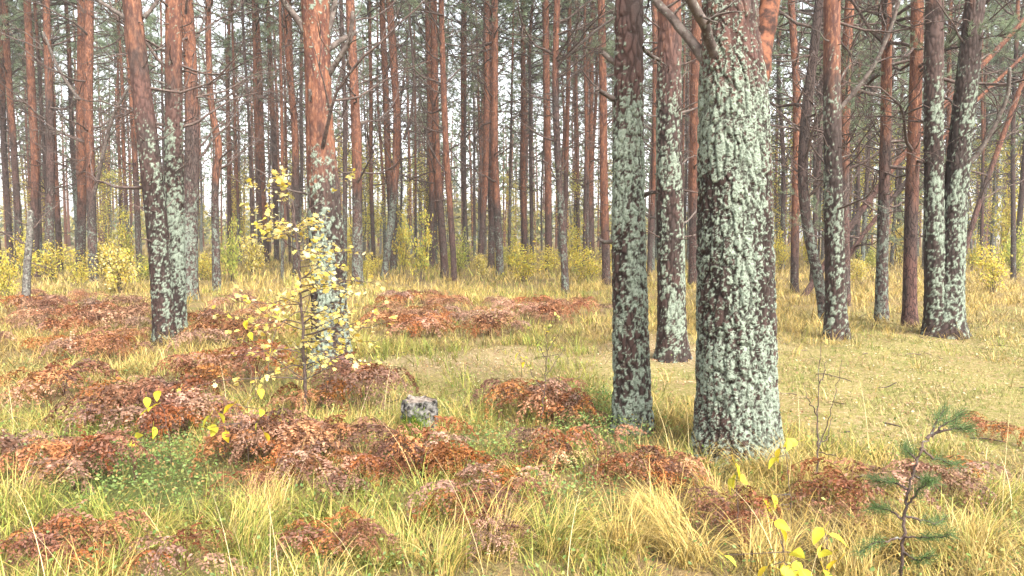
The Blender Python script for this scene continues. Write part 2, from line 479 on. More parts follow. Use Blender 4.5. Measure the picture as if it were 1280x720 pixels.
def zones(x, y):
    """weights in ground space: turf (short mossy), path (bare litter), green (bilberry)"""
    px, py = proj(x, y, 0 * x)
    nz = (fbm(x * 0.9, y * 0.9, 0, 31, 3) - 0.5)
    px = px + nz * 90; py = py + nz * 40
    turf = np.maximum(blob(px, py, 1180, 490, 320, 95), blob(px, py, 900, 470, 180, 50))
    turf = np.maximum(turf, blob(px, py, 600, 478, 170, 48) * 0.8)
    path = blob(px, py, 590, 458, 150, 20, 0.6) * 0.5
    path = np.maximum(path, blob(px, py, 860, 440, 120, 20, 0.6) * 0.5)
    green = np.maximum(blob(px, py, 165, 615, 120, 55), blob(px, py, 760, 548, 70, 35) * 0.9)
    green = np.maximum(green, blob(px, py, 545, 575, 90, 28) * 0.7)
    green = np.maximum(green, blob(px, py, 700, 640, 70, 25) * 0.6)
    return turf, path, green

xs = np.concatenate([-np.geomspace(16, 330, 40)[::-1], np.arange(-15.85, 15.9, 0.15), np.geomspace(16, 330, 40)])
ys = np.concatenate([-np.geomspace(3, 60, 14)[::-1], np.arange(-2.8, 32, 0.15), np.geomspace(32.2, 330, 60)])
X, Y = np.meshgrid(xs, ys)
m = M()
Zg = gh(X, Y)
nx, ny = len(xs), len(ys)
i = (np.arange(ny - 1)[:, None] * nx + np.arange(nx - 1)[None, :]).ravel()
m.add(np.stack([X, Y, Zg], -1).reshape(-1, 3), np.stack([i, i + 1, i + nx + 1, i + nx], -1))
me = m.mesh('ground', MAT['ground'], True)
fx, fy = X.ravel(), Y.ravel()
ok = fy > 1.5
zc = np.zeros((len(fx), 4)); zc[:, 3] = 1
tu, pa, gr = zones(fx[ok], fy[ok]); zc[ok, 0] = tu; zc[ok, 1] = pa; zc[ok, 2] = gr
a = me.color_attributes.new('Zone', 'FLOAT_COLOR', 'POINT'); a.data.foreach_set('color', zc.astype(np.float32).ravel())
tag(obj('ground', me), kind='structure')

# ------------------------------------------------------------------ trunks
def smooth_path(z, pz, pv, k):
    v = np.interp(z, pz, pv)
    if k > 1:
        pad = np.concatenate([np.full(k, v[0]), v, v[-1] + (v[-1] - v[-2]) * np.arange(1, k + 1)])
        ker = np.hanning(2 * k + 1); ker /= ker.sum()
        v = np.convolve(pad, ker, 'same')[k:-k]
    return v

def trunk_mesh(pz, pxs, pr, H, near=None, seed=0, sway=0.0, py=None):
    """pz/pxs/pr: heights, sideways offsets and radii above the foot. near = dict(res, plate, disp, lichen fn)"""
    if near:
        res = near['res']
        z = np.concatenate([np.arange(-0.12, near['top'], res * 1.15), np.arange(near['top'], H, 0.12)])
        nseg = int(np.clip(2 * PI * pr[0] / res, 24, 320))
    else:
        z = np.arange(-0.15, H, 0.22); nseg = 14
    k = max(2, int(0.35 / max(z[1] - z[0], 0.01))) if near else 3
    cx = smooth_path(z, pz, pxs, k) ; r = smooth_path(z, pz, pr, k)
    if near is None and sway: cx = cx + sway * (vnoise(z * 0.22, seed, 0, 3) - vnoise(0 * z, seed, 0, 3))
    cy = sway * (vnoise(z * 0.2, seed + 50, 0, 4) - vnoise(0 * z, seed + 50, 0, 4))
    if py is not None: cy = cy + smooth_path(z, pz, py, k)
    a = np.arange(nseg) / nseg * 2 * PI
    A, Zm = np.meshgrid(a, z)
    Rm = np.repeat(r[:, None], nseg, 1)
    lob = 1 + 0.05 * (vnoise(np.cos(A) * 1.5 + 7, np.sin(A) * 1.5, Zm * 0.5 + seed, 11) - 0.5) * 2
    fl = np.exp(-np.clip(Zm, 0, 9) / 0.14)
    lob = lob * (1 + fl * (0.10 + 0.30 * vnoise(np.cos(A) * 2.2, np.sin(A) * 1.8, Zm * 0 + seed, 12)))
    attrs = {}
    if near:
        ps = near['plate']
        x = np.cos(A) * Rm; y = np.sin(A) * Rm
        wx = (fbm(x / ps * 0.8, y / ps * 0.8, Zm / ps * 0.5, seed + 3, 2) - 0.5) * 1.1
        wz = (fbm(x / ps * 0.8, y / ps * 0.8, Zm / ps * 0.5, seed + 23, 2) - 0.5) * 1.1
        f1, f2, cid = cells(x / ps + wx, y / ps + wx * 0.6, Zm / (ps * 3.4) + wz * 0.5, seed)
        plate = sst(0.02, 0.30, f2 - f1 + (fbm(x * 40, y * 40, Zm * 25, seed + 31, 2) - 0.5) * 0.25)
        fine = fbm(x * 45, y * 45, Zm * 30, seed + 5, 2) - 0.5
        dmul = 1 - 0.7 * sst(near['ozm'] - 0.6, near['ozm'] + 0.6, Zm)
        disp = dmul * near['disp'] * (plate - 0.6 + 0.3 * (cid - 0.5) + 0.35 * fine)
        ls = near.get('lsize', 0.035)
        lw = (fbm(x / ls * 0.7, y / ls * 0.7, Zm / ls * 0.7, seed + 41, 2) - 0.5) * 1.4
        f = 0.50 * vnoise(x / ls + lw, y / ls - lw, Zm / ls * 0.85 + lw, seed + 60) + 0.30 * vnoise(x / ls * 2.1 + lw, y / ls * 2.1, Zm / ls * 2.0, seed + 63) + 0.20 * vnoise(x / ls * 4.3, y / ls * 4.3, Zm / ls * 4.1, seed + 66)
        big = fbm(x * 6, y * 6, Zm * 1.8, seed + 70, 3)
        prob = np.clip(near['lichen'](Zm, A) + (big - 0.5) * 1.9, 0, 1) * sst(0.02, 0.12, near['lichen'](Zm, A))
        th = 0.74 - 0.36 * prob
        lich = sst(th - 0.05, th + 0.06, f) * (0.35 + 0.65 * sst(0.02, 0.16, f2 - f1 + (f - 0.5) * 0.6))
        lich = np.where(prob > 0.03, lich, 0)
        disp = disp + lich * 0.0032 * (0.25 + 0.9 * (f - 0.4) + 0.5 * (fbm(x * 80, y * 80, Zm * 80, seed + 90, 2) - 0.4))
        attrs = dict(plate=plate.ravel(), lichen=lich.ravel())
        Rr = Rm * lob + disp * (np.clip(1.25 - 0.0 * Zm, 0, 1.25))
    else:
        ring = 1 + 0.07 * np.clip(vnoise(Zm * 3.1, 0 * Zm, 0 * Zm, seed + 2) - 0.55, 0, 1) * 2
        Rr = Rm * lob * ring
    v = np.stack([cx[:, None] + np.cos(A) * Rr, cy[:, None] + np.sin(A) * Rr, Zm], -1).reshape(-1, 3)
    nzr = len(z)
    i = np.arange(nzr - 1)[:, None] * nseg; j = np.arange(nseg)[None, :]; kk = (j + 1) % nseg
    q = np.stack([i + j, i + kk, i + nseg + kk, i + nseg + j], -1).reshape(-1, 4)
    b = (nzr - 1) * nseg
    top = np.array([[cx[-1], cy[-1], z[-1] + 0.02]])
    t = np.stack([b + np.arange(nseg), b + (np.arange(nseg) + 1) % nseg, np.full(nseg, nzr * nseg)], -1)
    m = M(); m.add(np.concatenate([v, top]), q, t)
    for kx in attrs: attrs[kx] = np.append(attrs[kx], 0)
    return m, attrs, (z, cx, cy, r)

def whorls(m, prof, z0, z1, rng, rmax=0.45, step=(0.32, 0.6), r0=0.012):
    z, cx, cy, r = prof; zz = z0
    while zz < z1:
        a0 = rng.uniform(0, 6.3); k = rng.integers(2, 6)
        for q in range(k):
            h = zz + rng.normal() * 0.03; j = int(np.clip(np.searchsorted(z, h), 0, len(z) - 1)); az = a0 + q * 6.283 / k + rng.normal() * 0.3
            e = np.array([math.cos(az), math.sin(az), 0])
            P = wander(np.array([cx[j], cy[j], h]) + e * r[j] * 0.8, e + np.array([0, 0, rng.uniform(-0.1, 0.75)]), rmax * rng.uniform(0.12, 1.0) ** 1.7 + r[j] * 0.2 + 0.05, 4, rng, 0.45, 0.25)
            tube(m, P, np.linspace(r0, r0 * 0.5, 5) * rng.uniform(0.7, 1.2), 5, mi=1)
        zz += rng.uniform(*step)

# ------------------------------------------------------------------ branch pools
def dead_branch(rng, L, r0, lift, subs=4, kink=0.5):
    m = M()
    P = wander((0, 0, 0), (1, 0, rng.uniform(-0.15, 0.45)), L, 9, rng, kink, lift)
    rad = r0 * (1 - np.linspace(0, 1, len(P)) ** 0.8 * 0.82)
    tube(m, P, rad, 6)
    for _ in range(subs):
        k = rng.integers(2, 9); d = (P[k] - P[k - 1]); d /= np.linalg.norm(d)
        sd = d + rng.normal(size=3) * 0.7 + np.array([0, 0, 0.15])
        Q = wander(P[k], sd, L * rng.uniform(0.15, 0.45), 5, rng, 0.5, lift * 0.5)
        tube(m, Q, np.linspace(rad[k] * 0.6, rad[k] * 0.2, len(Q)), 4)
        if rng.random() < 0.5:
            Q2 = wander(Q[3], Q[3] - Q[2] + rng.normal(size=3) * 0.05, L * 0.14, 3, rng, 0.4, 0)
            tube(m, Q2, np.linspace(rad[k] * 0.35, rad[k] * 0.15, len(Q2)), 4)
    return m

BR_LONG = [dead_branch(np.random.default_rng(100 + i), 1.9, 0.023, 0.7 if i % 3 else -0.4, 7, 0.55).mesh('dead_branch', MAT['twig'], True) for i in range(9)]
BR_SHORT = [dead_branch(np.random.default_rng(200 + i), 0.75, 0.016, 0.3, 2, 0.5).mesh('dead_branch', MAT['branch'], True) for i in range(8)]

def live_branch(rng, L):
    m = M()
    P = wander((0, 0, 0), (1, 0, 0.25), L, 9, rng, 0.6, -0.1)
    rad = 0.024 * (1 - np.linspace(0, 1, len(P)) * 0.85)
    tube(m, P, rad, 6, mi=0)
    T, A = [], []
    for k in range(3, 10):
        for _ in range(3):
            sd = (P[k] - P[k - 1]) / np.linalg.norm(P[k] - P[k - 1]) + rng.normal(size=3) * np.array([0.6, 0.6, 0.3])
            Q = wander(P[k], sd, L * rng.uniform(0.12, 0.3), 5, rng, 0.5, 0.35)
            tube(m, Q, np.linspace(0.008, 0.003, len(Q)), 4, mi=0)
            for j in range(2, 6):
                T.append(Q[j]); dd = Q[j] - Q[j - 1]; A.append(dd / np.linalg.norm(dd))
    needles(m, np.array(T), 26, 0.075, 0.006, rng, np.array(A), mi=1)
    return m.mesh('needle_branch', [MAT['twig'], MAT['needle']])
BR_LIVE = [live_branch(np.random.default_rng(300 + i), 1.8) for i in range(5)]

def crown_mesh(rng, z0, z1, rad, nl, ntuft, L=0.22, W=0.03, dens=22):
    m = M(); T = []
    for _ in range(nl):
        u = rng.random() ** 0.8; z = z0 + (z1 - z0) * u
        az = rng.uniform(0, 2 * PI)
        prof = rad * (0.55 + 0.75 * math.sin(PI * min(1, 0.22 + 0.78 * u))) * rng.uniform(0.55, 1.1) if u < 0.97 else 0.3
        P = wander((0, 0, z), (math.cos(az), math.sin(az), rng.uniform(0.0, 0.6)), prof, 6, rng, 0.5, 0.25)
        tube(m, P, np.linspace(0.035, 0.01, len(P)), 4, mi=0)
        for _ in range(ntuft):
            k = rng.integers(2, 7)
            T.append(P[k] + rng.normal(size=3) * np.array([0.32, 0.32, 0.16]) * (0.5 + prof / 3) + np.array([0, 0, 0.1]))
    T = np.array(T)
    needles(m, T, dens, L, W, rng, mi=1, up=0.35)
    return m.mesh('crown', [MAT['twig'], MAT['needle']])
CROWNS = [crown_mesh(np.random.default_rng(400 + i), 8.6 + (i % 3), 18.5, 2.0 + 0.25 * (i % 4), 36, 8, 0.23, 0.026, 20) for i in range(7)]
CROWNS_LOW = [crown_mesh(np.random.default_rng(450 + i), 3.2 + i * 0.8, 13, 2.6, 46, 9, 0.17, 0.022, 26) for i in range(4)]

def attach(branch_me, name, root, z, x, y, az, scale, tilt=0.0):
    o = obj(name, branch_me, root, (x, y, z)); o.rotation_euler = (rnd.uniform(-0.5, 0.5), tilt, az); o.scale = (scale,) * 3
    return o

# ------------------------------------------------------------------ pines of the photo, one by one
def pine(label, pts, oz=150, lichen=0.5, ltop=250, red=0.2, near=None, branches=(6, 0), live=0, crown=True, limbs=(), group=None, seed=None, H=None, twin=None, brange=(150, 0), long_frac=0.6, Y=None):
    """pts: (pixel x, pixel y, width in pixels) from the foot upward, all at the foot's depth"""
    global SEED
    SEED += 1; seed = seed or SEED
    g = at(pts[0][0], pts[0][1]) if Y is None else None
    if g is None:
        g = at_depth(pts[0][0], pts[0][1], Y); g.z = float(gh(g.x, g.y))
    d = g.y
    root = thing('pine_tree', label, 'pine tree', g, group)
    def strand(pts, name='trunk'):
        W = [at_depth(a, b, d) for a, b, _ in pts]
        pz = [max(0, p.z - g.z) for p in W]; pxs = [p.x - g.x for p in W]
        pr = [c * (1 if near else 0.88 if d < 18 else 0.74) * d / F / 2 for _, _, c in pts]
        pz[0] = 0
        hh = H or (17.5 + 2 * math.sin(seed * 1.7) if crown else max(pz[-1] + 2.5, 6.0))
        if pz[-1] < hh:
            sl = (pxs[-1] - pxs[-2]) / max(0.3, pz[-1] - pz[-2]) * 0.5
            pxs.append(pxs[-1] + sl * (hh - pz[-1])); pr.append(max(0.05, pr[-1] * (0.35 if crown else 0.75))); pz.append(hh)
        nr = None
        zt = lambda py: at_depth(pts[0][0], py, d).z - g.z
        if near:
            nr = dict(near); nr['ozm'] = zt(oz); nr['top'] = min(hh - 0.3, zt(-25))
            z1, z0 = zt(ltop - 90), zt(ltop + 60)
            base = lichen
            nr['lichen'] = lambda Z, A: base * (1 - sst(z0, z1, Z) * nr.get('fade', 0.9)) * (1 + 0.22 * np.cos(A - nr.get('side', -1.2)))
        m, attrs, prof = trunk_mesh(pz, pxs, pr, hh, nr, seed, 0.25 if d > 12 else 0.0)
        if d > 9:
            n0 = m.n
            whorls(m, prof, zt(300) if d < 15 else 1.6, min(hh - 2, zt(-30)), np.random.default_rng(seed + 900), 0.30 if d < 13 else 0.6, r0=0.010 if d < 15 else 0.014)
            for kx in attrs: attrs[kx] = np.concatenate([attrs[kx], np.zeros(m.n - n0)])
        me = m.mesh('trunk', [MAT['bark_near'] if near else MAT['bark'], MAT['twig']], True, attrs)
        t = obj(name, me, root)
        t['orange_z'] = float(zt(oz)); t['lichen_amount'] = float(min(1, lichen + 0.13)) if lichen > 0.1 else float(lichen); t['lichen_top'] = float(zt(ltop)); t['redness'] = float(red)
        return prof, zt
    prof, zt = strand(pts)
    if twin: strand(twin)
    z, cx, cy, r = prof
    for k in range(branches[0] if near else int(branches[0] * 3)):
        zz = zt(rnd.uniform(*brange) if d > 9 else rnd.uniform(brange[0], brange[1]))
        i = int(np.clip(np.searchsorted(z, zz), 0, len(z) - 1)); az = rnd.uniform(0, 2 * PI)
        if rnd.random() < long_frac: attach(rnd.choice(BR_LONG), 'dead_branch', root, zz, cx[i] + math.cos(az) * r[i] * 0.7, cy[i] + math.sin(az) * r[i] * 0.7, az, rnd.uniform(0.6, 1.15) if d < 12 else rnd.uniform(0.8, 1.6))
        else: attach(rnd.choice(BR_SHORT), 'dead_branch', root, zz, cx[i] + math.cos(az) * r[i] * 0.7, cy[i] + math.sin(az) * r[i] * 0.7, az, rnd.uniform(0.5, 1.2))
    for k in range(live):
        zz = zt(rnd.uniform(-60, 110)); i = int(np.clip(np.searchsorted(z, zz), 0, len(z) - 1)); az = rnd.uniform(0, 2 * PI)
        attach(rnd.choice(BR_LIVE), 'needle_branch', root, zz, cx[i], cy[i], az, rnd.uniform(0.8, 1.4), rnd.uniform(-0.2, 0.2))
    for lp, dy, mat, nm in limbs:
        P = np.array([[*(at_depth(a, b, d + dy * q / max(1, len(lp) - 1)) - g)] for q, (a, b, c) in enumerate(lp)])
        rr = np.array([c * d / F / 2 for _, _, c in lp])
        s = np.linspace(0, len(lp) - 1, len(lp) * 5)
        Ps = np.stack([np.interp(s, np.arange(len(lp)), P[:, k]) for k in range(3)], 1)
        Ps[1:-1] += np.random.default_rng(seed).normal(size=(len(Ps) - 2, 3)) * rr.mean() * 0.18
        for _ in range(2): Ps[1:-1] = (Ps[:-2] + 2 * Ps[1:-1] + Ps[2:]) / 4
        m = M(); tube(m, Ps, np.interp(s, np.arange(len(lp)), rr), 10)
        rg = np.random.default_rng(seed + 5)
        for _ in range(3 if mat != 'limb' else 0):
            k = rg.integers(4, len(Ps) - 1); dd = Ps[k] - Ps[k - 1]; dd /= np.linalg.norm(dd)
            Q = wander(Ps[k], dd + rg.normal(size=3) * 0.6, np.linalg.norm(Ps[-1] - Ps[0]) * 0.35, 5, rg, 0.5, 0.2)
            tube(m, Q, np.linspace(rr[-1] * 0.45, rr[-1] * 0.15, len(Q)), 5)
        obj(nm, m.mesh(nm, MAT[mat], True), root)
    if crown:
        o = obj('crown', rnd.choice(CROWNS), root, (cx[-1] * 0.85, 0, rnd.uniform(-0.8, 0.6))); o.rotation_euler.z = rnd.uniform(0, 6)
        o.scale = (1, 1, (z[-1] + 0.6) / 18.5)
    return root
SEED = 0

# nearest trees, with modelled bark plates and lichen
pine('stout lichen-crusted pine, widest trunk in the wood, with an orange limb at its fork',
     [(922, 574, 103), (921, 500, 99), (920, 400, 96), (919, 300, 92), (918, 200, 88), (917, 120, 84), (914, 60, 70), (912, 0, 64)],
     oz=-60, lichen=0.70, ltop=105, red=0.6, near=dict(res=0.0056, plate=0.058, disp=0.0105, lsize=0.0135, side=-1.2, fade=0.62), branches=(0, 0), crown=False,
     limbs=[([(900, 98, 16), (893, 66, 13), (880, 32, 12), (860, -6, 11), (845, -40, 10)], -0.5, 'branch', 'branch'),
            ([(885, 80, 14), (862, 48, 12), (838, 22, 11), (812, -8, 10), (795, -40, 9)], 0.35, 'branch', 'branch'),
            ([(922, 185, 40), (932, 135, 42), (943, 90, 34), (953, 48, 28), (963, 5, 25), (972, -50, 23)], 0.25, 'limb', 'limb')], H=6.2)
pine('straight lichen-covered pine standing just before the stout pine, short broken stubs on it',
     [(791, 537, 48), (790, 480, 46), (788, 400, 44), (786, 300, 41), (785, 200, 38), (786, 100, 35), (786, 0, 33)],
     oz=-150, lichen=0.66, ltop=130, red=0.5, near=dict(res=0.0075, plate=0.042, disp=0.009, lsize=0.019, side=-1.5), branches=(0, 0), crown=False,
     limbs=[([(772, 80, 8), (760, 72, 7), (751, 64, 5)], 0.05, 'branch', 'branch'), ([(772, 126, 7), (758, 119, 6), (746, 111, 5)], -0.1, 'branch', 'branch'),
            ([(802, 246, 7), (812, 241, 5), (821, 240, 4)], -0.1, 'branch', 'branch'), ([(768, 302, 7), (756, 303, 5), (748, 299, 4)], 0.1, 'branch', 'branch'),
            ([(803, 60, 6), (814, 70, 5), (826, 76, 4)], 0.1, 'branch', 'branch')], H=5.5)
pine('grey lichen pine with flared foot seen between the straight and stout pines',
     [(841, 450, 40), (840, 420, 36), (839, 350, 34), (837, 250, 32), (836, 150, 30), (837, 60, 28), (837, 0, 27)],
     oz=20, lichen=0.52, ltop=110, red=0.6, near=dict(res=0.012, plate=0.042, disp=0.008, lsize=0.028), branches=(9, 0), crown=False, brange=(300, 30), long_frac=0.1, H=8)
pine('thick pine behind the yellow sapling, bright orange above and lichen crust below',
     [(415, 458, 50), (413, 420, 45), (410, 340, 42), (406, 260, 40), (402, 200, 36), (399, 150, 32), (397, 80, 31), (394, 0, 34)],
     oz=215, lichen=0.62, ltop=262, red=0.4, near=dict(res=0.010, plate=0.045, disp=0.010, lsize=0.028), branches=(3, 0), crown=False,
     limbs=[([(388, 52, 9), (372, 25, 8), (350, -5, 7), (335, -25, 6)], -0.2, 'branch', 'branch'), ([(408, 46, 8), (415, 22, 7), (421, -10, 6)], 0.1, 'branch', 'branch'),
            ([(408, 98, 8), (424, 72, 7), (438, 50, 6), (441, 15, 5)], -0.2, 'branch', 'branch'), ([(396, 165, 7), (389, 135, 5), (387, 112, 4)], -0.15, 'branch', 'branch'),
            ([(410, 62, 8), (430, 48, 7), (445, 40, 5)], 0.2, 'branch', 'branch')], brange=(260, 120), H=8)
pine('leaning smooth-barked grey pine in front of a paler lichen pine, mauve near the top',
     [(207, 430, 27), (203, 380, 25), (198, 300, 25), (190, 220, 25), (180, 140, 23), (172, 70, 21), (165, 0, 20)],
     oz=70, lichen=0.30, ltop=200, red=0.5, near=dict(res=0.013, plate=0.035, disp=0.006, lsize=0.028), branches=(4, 0), crown=False, brange=(250, 40),
     limbs=[([(160, 25, 6), (142, 12, 5), (118, -2, 4)], 0.2, 'branch', 'branch'), ([(180, 22, 6), (192, 8, 5), (203, -8, 4)], 0.1, 'branch', 'branch')], H=8)
pine('upright lichen pine touching the right flank of the leaning grey pine',
     [(222, 422, 22), (221, 370, 21), (219, 300, 22), (217, 220, 22), (217, 120, 20), (217, 0, 19)],
     oz=90, lichen=0.58, ltop=190, red=0.5, near=dict(res=0.013, plate=0.04, disp=0.007, lsize=0.03), branches=(9, 0), crown=False, brange=(220, 0), H=8)
pine('lichen-spotted pine half hidden behind the touching pair of near grey pines',
     [(237, 374, 23), (236, 300, 22), (234, 200, 20), (231, 100, 18), (229, 0, 17)], oz=130, lichen=0.7, ltop=215, red=0.4, branches=(9, 0), brange=(230, 0))
pine('crooked pine with an S bend, red above the bend and lichen grey below',
     [(271, 364, 14), (270, 300, 13), (270, 245, 12), (271, 218, 12), (277, 196, 12), (275, 172, 12), (268, 145, 11), (264, 110, 10), (263, 50, 9.5), (264, 0, 9)],
     oz=225, lichen=0.6, ltop=238, red=0.3, branches=(7, 0), brange=(220, 10))
# left group
for lb, p, oz_, li, lt, n in [
    ('dark thin pine at the very edge, first on the left', [(14, 340, 10), (8, 200, 9), (3, 60, 8.5), (0, 0, 8)], 120, .3, 260, 4),
    ('brown pine second from the left edge of the wood', [(27, 342, 11), (21, 200, 10), (14, 60, 10), (11, 0, 9)], 170, .4, 240, 5),
    ('reddish pine rising straight behind the pale broken snag', [(44, 346, 14), (40, 220, 12), (35, 80, 12), (32, 0, 11)], 240, .25, 250, 5),
    ('dusky grey-brown pine between two redder ones, right of the pale snag', [(62, 350, 14), (59, 220, 13), (55, 100, 12), (52, 0, 11)], 120, .5, 220, 7),
    ('narrow red pine left of the pair of bright red pines', [(75, 339, 10), (72, 220, 9), (67, 90, 8.5), (64, 0, 8)], 260, .2, 270, 5),
    ('bright red pine, left one of a close pair', [(101, 346, 15), (100, 240, 14), (98, 110, 14), (96, 0, 13)], 250, .45, 255, 5),
    ('bright red pine, right one of a close pair, with a long dark branch', [(117, 352, 15), (113, 240, 14), (108, 110, 14), (104, 0, 13)], 225, .5, 250, 5)]:
    pine(lb, p, oz=oz_, lichen=li, ltop=lt, red=0.4, branches=(n, 0), brange=(250, 10), limbs=(
        [([(100, 125, 5), (86, 108, 4), (70, 80, 3.5), (54, 40, 3)], -0.3, 'branch', 'branch'), ([(116, 250, 5), (126, 205, 4.5), (140, 145, 4), (162, 108, 3)], -0.5, 'branch', 'branch')]
        if 'long dark' in lb else ()))
# centre-left
for lb, p, oz_, li, lt, n, lv in [
    ('slim orange pine in the row behind the yellow sapling', [(333, 330, 11), (331, 200, 10), (327, 80, 9.5), (325, 0, 9)], 290, .3, 290, 6, 0),
    ('thin dark pine beside a slim orange pine, left of the thick orange pine', [(346, 328, 9), (344, 200, 8.5), (340, 90, 8), (334, 0, 7)], 150, .4, 260, 7, 0),
    ('brown bristly pine close on the left of the thick orange pine', [(371, 345, 13), (368, 240, 12), (365, 120, 11), (362, 0, 10)], 210, .45, 235, 10, 0),
    ('dark red bristly pine close on the right of the thick orange pine', [(447, 357, 19), (446, 280, 17), (443, 180, 16), (440, 90, 15), (436, 0, 14)], 235, .62, 245, 12, 0),
    ('very thin pine pole between a bristly red pine and crossing trunks', [(467, 333, 7), (465, 200, 6.5), (462, 90, 6), (460, 0, 5.5)], 240, .3, 260, 5, 0),
    ('brown bristly pine crossing behind an orange trunk with bent lichen foot', [(492, 338, 11), (490, 240, 11), (485, 140, 11), (479, 50, 10), (476, 0, 9)], 230, .4, 235, 10, 2),
    ('orange pine whose lichen grey foot bends left towards the ground', [(480, 347, 12), (487, 300, 12), (494, 260, 12), (500, 210, 12), (502, 140, 12), (499, 60, 12), (495, 0, 11)], 240, .7, 230, 9, 2)]:
    pine(lb, p, oz=oz_, lichen=li, ltop=lt, red=0.4, branches=(n, 0), live=lv, brange=(240, 0), limbs=(
        [([(505, 175, 4), (515, 145, 3.6), (518, 95, 3.2), (513, 40, 3), (512, -10, 2.5)], -0.3, 'twig', 'branch')] if 'bends left' in lb else ()))
# centre
for lb, p, oz_, li, lt, n, lv in [
    ('slim pine on the left of a tight cluster of three brown pines', [(540, 336, 9), (537, 200, 8.5), (534, 90, 8), (532, 0, 7.5)], 240, .3, 250, 7, 0),
    ('dark-footed brown pine in the middle of a tight cluster of three', [(556, 347, 13), (553, 230, 12), (549, 110, 11.5), (547, 0, 11)], 240, .25, 250, 9, 1),
    ('orange-brown pine on the right of a tight cluster of three', [(568, 351, 10), (564, 230, 10), (559, 110, 9.5), (556, 0, 9)], 265, .2, 260, 8, 0),
    ('thin grey pine pole right of the tight cluster of three', [(584, 335, 7), (582, 200, 6.5), (580, 0, 6)], 180, .4, 260, 6, 0),
    ('dark red pine, left of three standing shoulder to shoulder mid-wood', [(600, 341, 10), (604, 220, 10), (606, 100, 9.5), (606, 0, 9)], 270, .2, 270, 7, 1),
    ('red pine in the middle of three standing shoulder to shoulder mid-wood', [(614, 336, 11), (614, 220, 10.5), (614, 100, 10), (613, 0, 9.5)], 250, .4, 255, 8, 1),
    ('red pine with lichen foot, right of three standing shoulder to shoulder', [(625, 346, 13), (624, 220, 12), (623, 100, 11.5), (622, 0, 11)], 255, .55, 260, 9, 1),
    ('slender red pine standing over the round yellow bush', [(656, 331, 9), (656, 200, 9), (655, 0, 8)], 280, .15, 290, 6, 0),
    ('sturdy red-brown pine right behind the round yellow bush', [(686, 341, 12), (685, 220, 12), (683, 100, 11.5), (682, 0, 11)], 270, .15, 280, 6, 0),
    ('grey lichen-flecked pine with charred foot and one long side branch', [(707, 367, 13), (705, 290, 12), (702, 200, 11.5), (699, 100, 11), (697, 0, 10)], 90, .55, 190, 8, 1),
    ('thin brown pine pole behind the long side branch of the lichen-flecked pine', [(737, 333, 8), (737, 200, 7.5), (736, 0, 7)], 250, .2, 260, 6, 1),
    ('orange-red pine just left of the straight lichen pine', [(758, 356, 14), (757, 250, 14), (757, 120, 13), (756, 0, 12)], 285, .3, 290, 6, 0),
    ('dim thin pine showing in the gap right of the straight lichen pine', [(812, 345, 8), (811, 200, 7.5), (810, 0, 7)], 260, .2, 270, 5, 0),
    ('orange pine mostly hidden behind the left edge of the stout pine', [(867, 358, 18), (867, 230, 17.5), (867, 100, 17), (867, 0, 16)], 250, .3, 260, 4, 0)]:
    pine(lb, p, oz=oz_, lichen=li, ltop=lt, red=0.4, branches=(n, 0), live=lv, brange=(240, -10), limbs=(
        [([(701, 76, 4.5), (722, 58, 4), (745, 38, 3.5), (768, 22, 3)], -0.4, 'branch', 'branch')] if 'long side' in lb and 'behind' not in lb else ()))
# right
pine('slender red pine just right of the stout pine', [(993, 366, 13), (993, 260, 13), (993, 130, 12), (991, 0, 11)], oz=290, lichen=0.35, ltop=300, red=0.3, branches=(9, 0), live=2, brange=(240, 0))
pine('bowed grey pine whose foot meets a straight lichen pine', [(1033, 403, 16), (1024, 350, 15), (1012, 300, 14.5), (1005, 250, 14), (1004, 200, 14), (1009, 140, 13.5), (1017, 80, 13), (1026, 0, 12)],
     oz=-80, lichen=0.55, ltop=200, red=0.1, branches=(7, 0), live=1, brange=(250, 0))
pine('straight pine with a lichen foot, touched by the bowed grey pine', [(1046, 423, 29), (1045, 380, 25), (1043, 300, 23), (1041, 200, 21), (1040, 100, 20), (1040, 0, 19)],
     oz=110, lichen=0.45, ltop=180, red=0.3, near=dict(res=0.016, plate=0.045, disp=0.008, lsize=0.034), branches=(8, 0), crown=False, brange=(300, 20),
     limbs=[([(1048, 138, 6), (1072, 112, 5.5), (1095, 78, 5), (1112, 40, 4.5), (1126, -5, 4)], -0.3, 'branch', 'branch')], H=9)
pine('pinkish pine standing behind the straight pine with lichen foot', [(1056, 382, 15), (1056, 250, 14), (1059, 120, 13.5), (1063, 0, 13)], oz=200, lichen=0.3, ltop=220, red=0.4, branches=(9, 0), live=2, brange=(260, 0))
pine('slim pine, red above and lichen grey below, alone in the right gap', [(1102, 402, 18), (1102, 330, 16), (1102, 240, 15), (1103, 130, 14), (1104, 0, 13)], oz=175, lichen=0.6, ltop=205, red=0.3, branches=(7, 0), live=1, brange=(220, 0))
pine('clean orange pine without lichen, left of the forked twin-stemmed pine', [(1137, 408, 20), (1137, 340, 18), (1139, 240, 17.5), (1142, 130, 17), (1146, 0, 16)], oz=235, lichen=0.06, ltop=300, red=0.7, branches=(6, 0), live=1, brange=(240, 0))
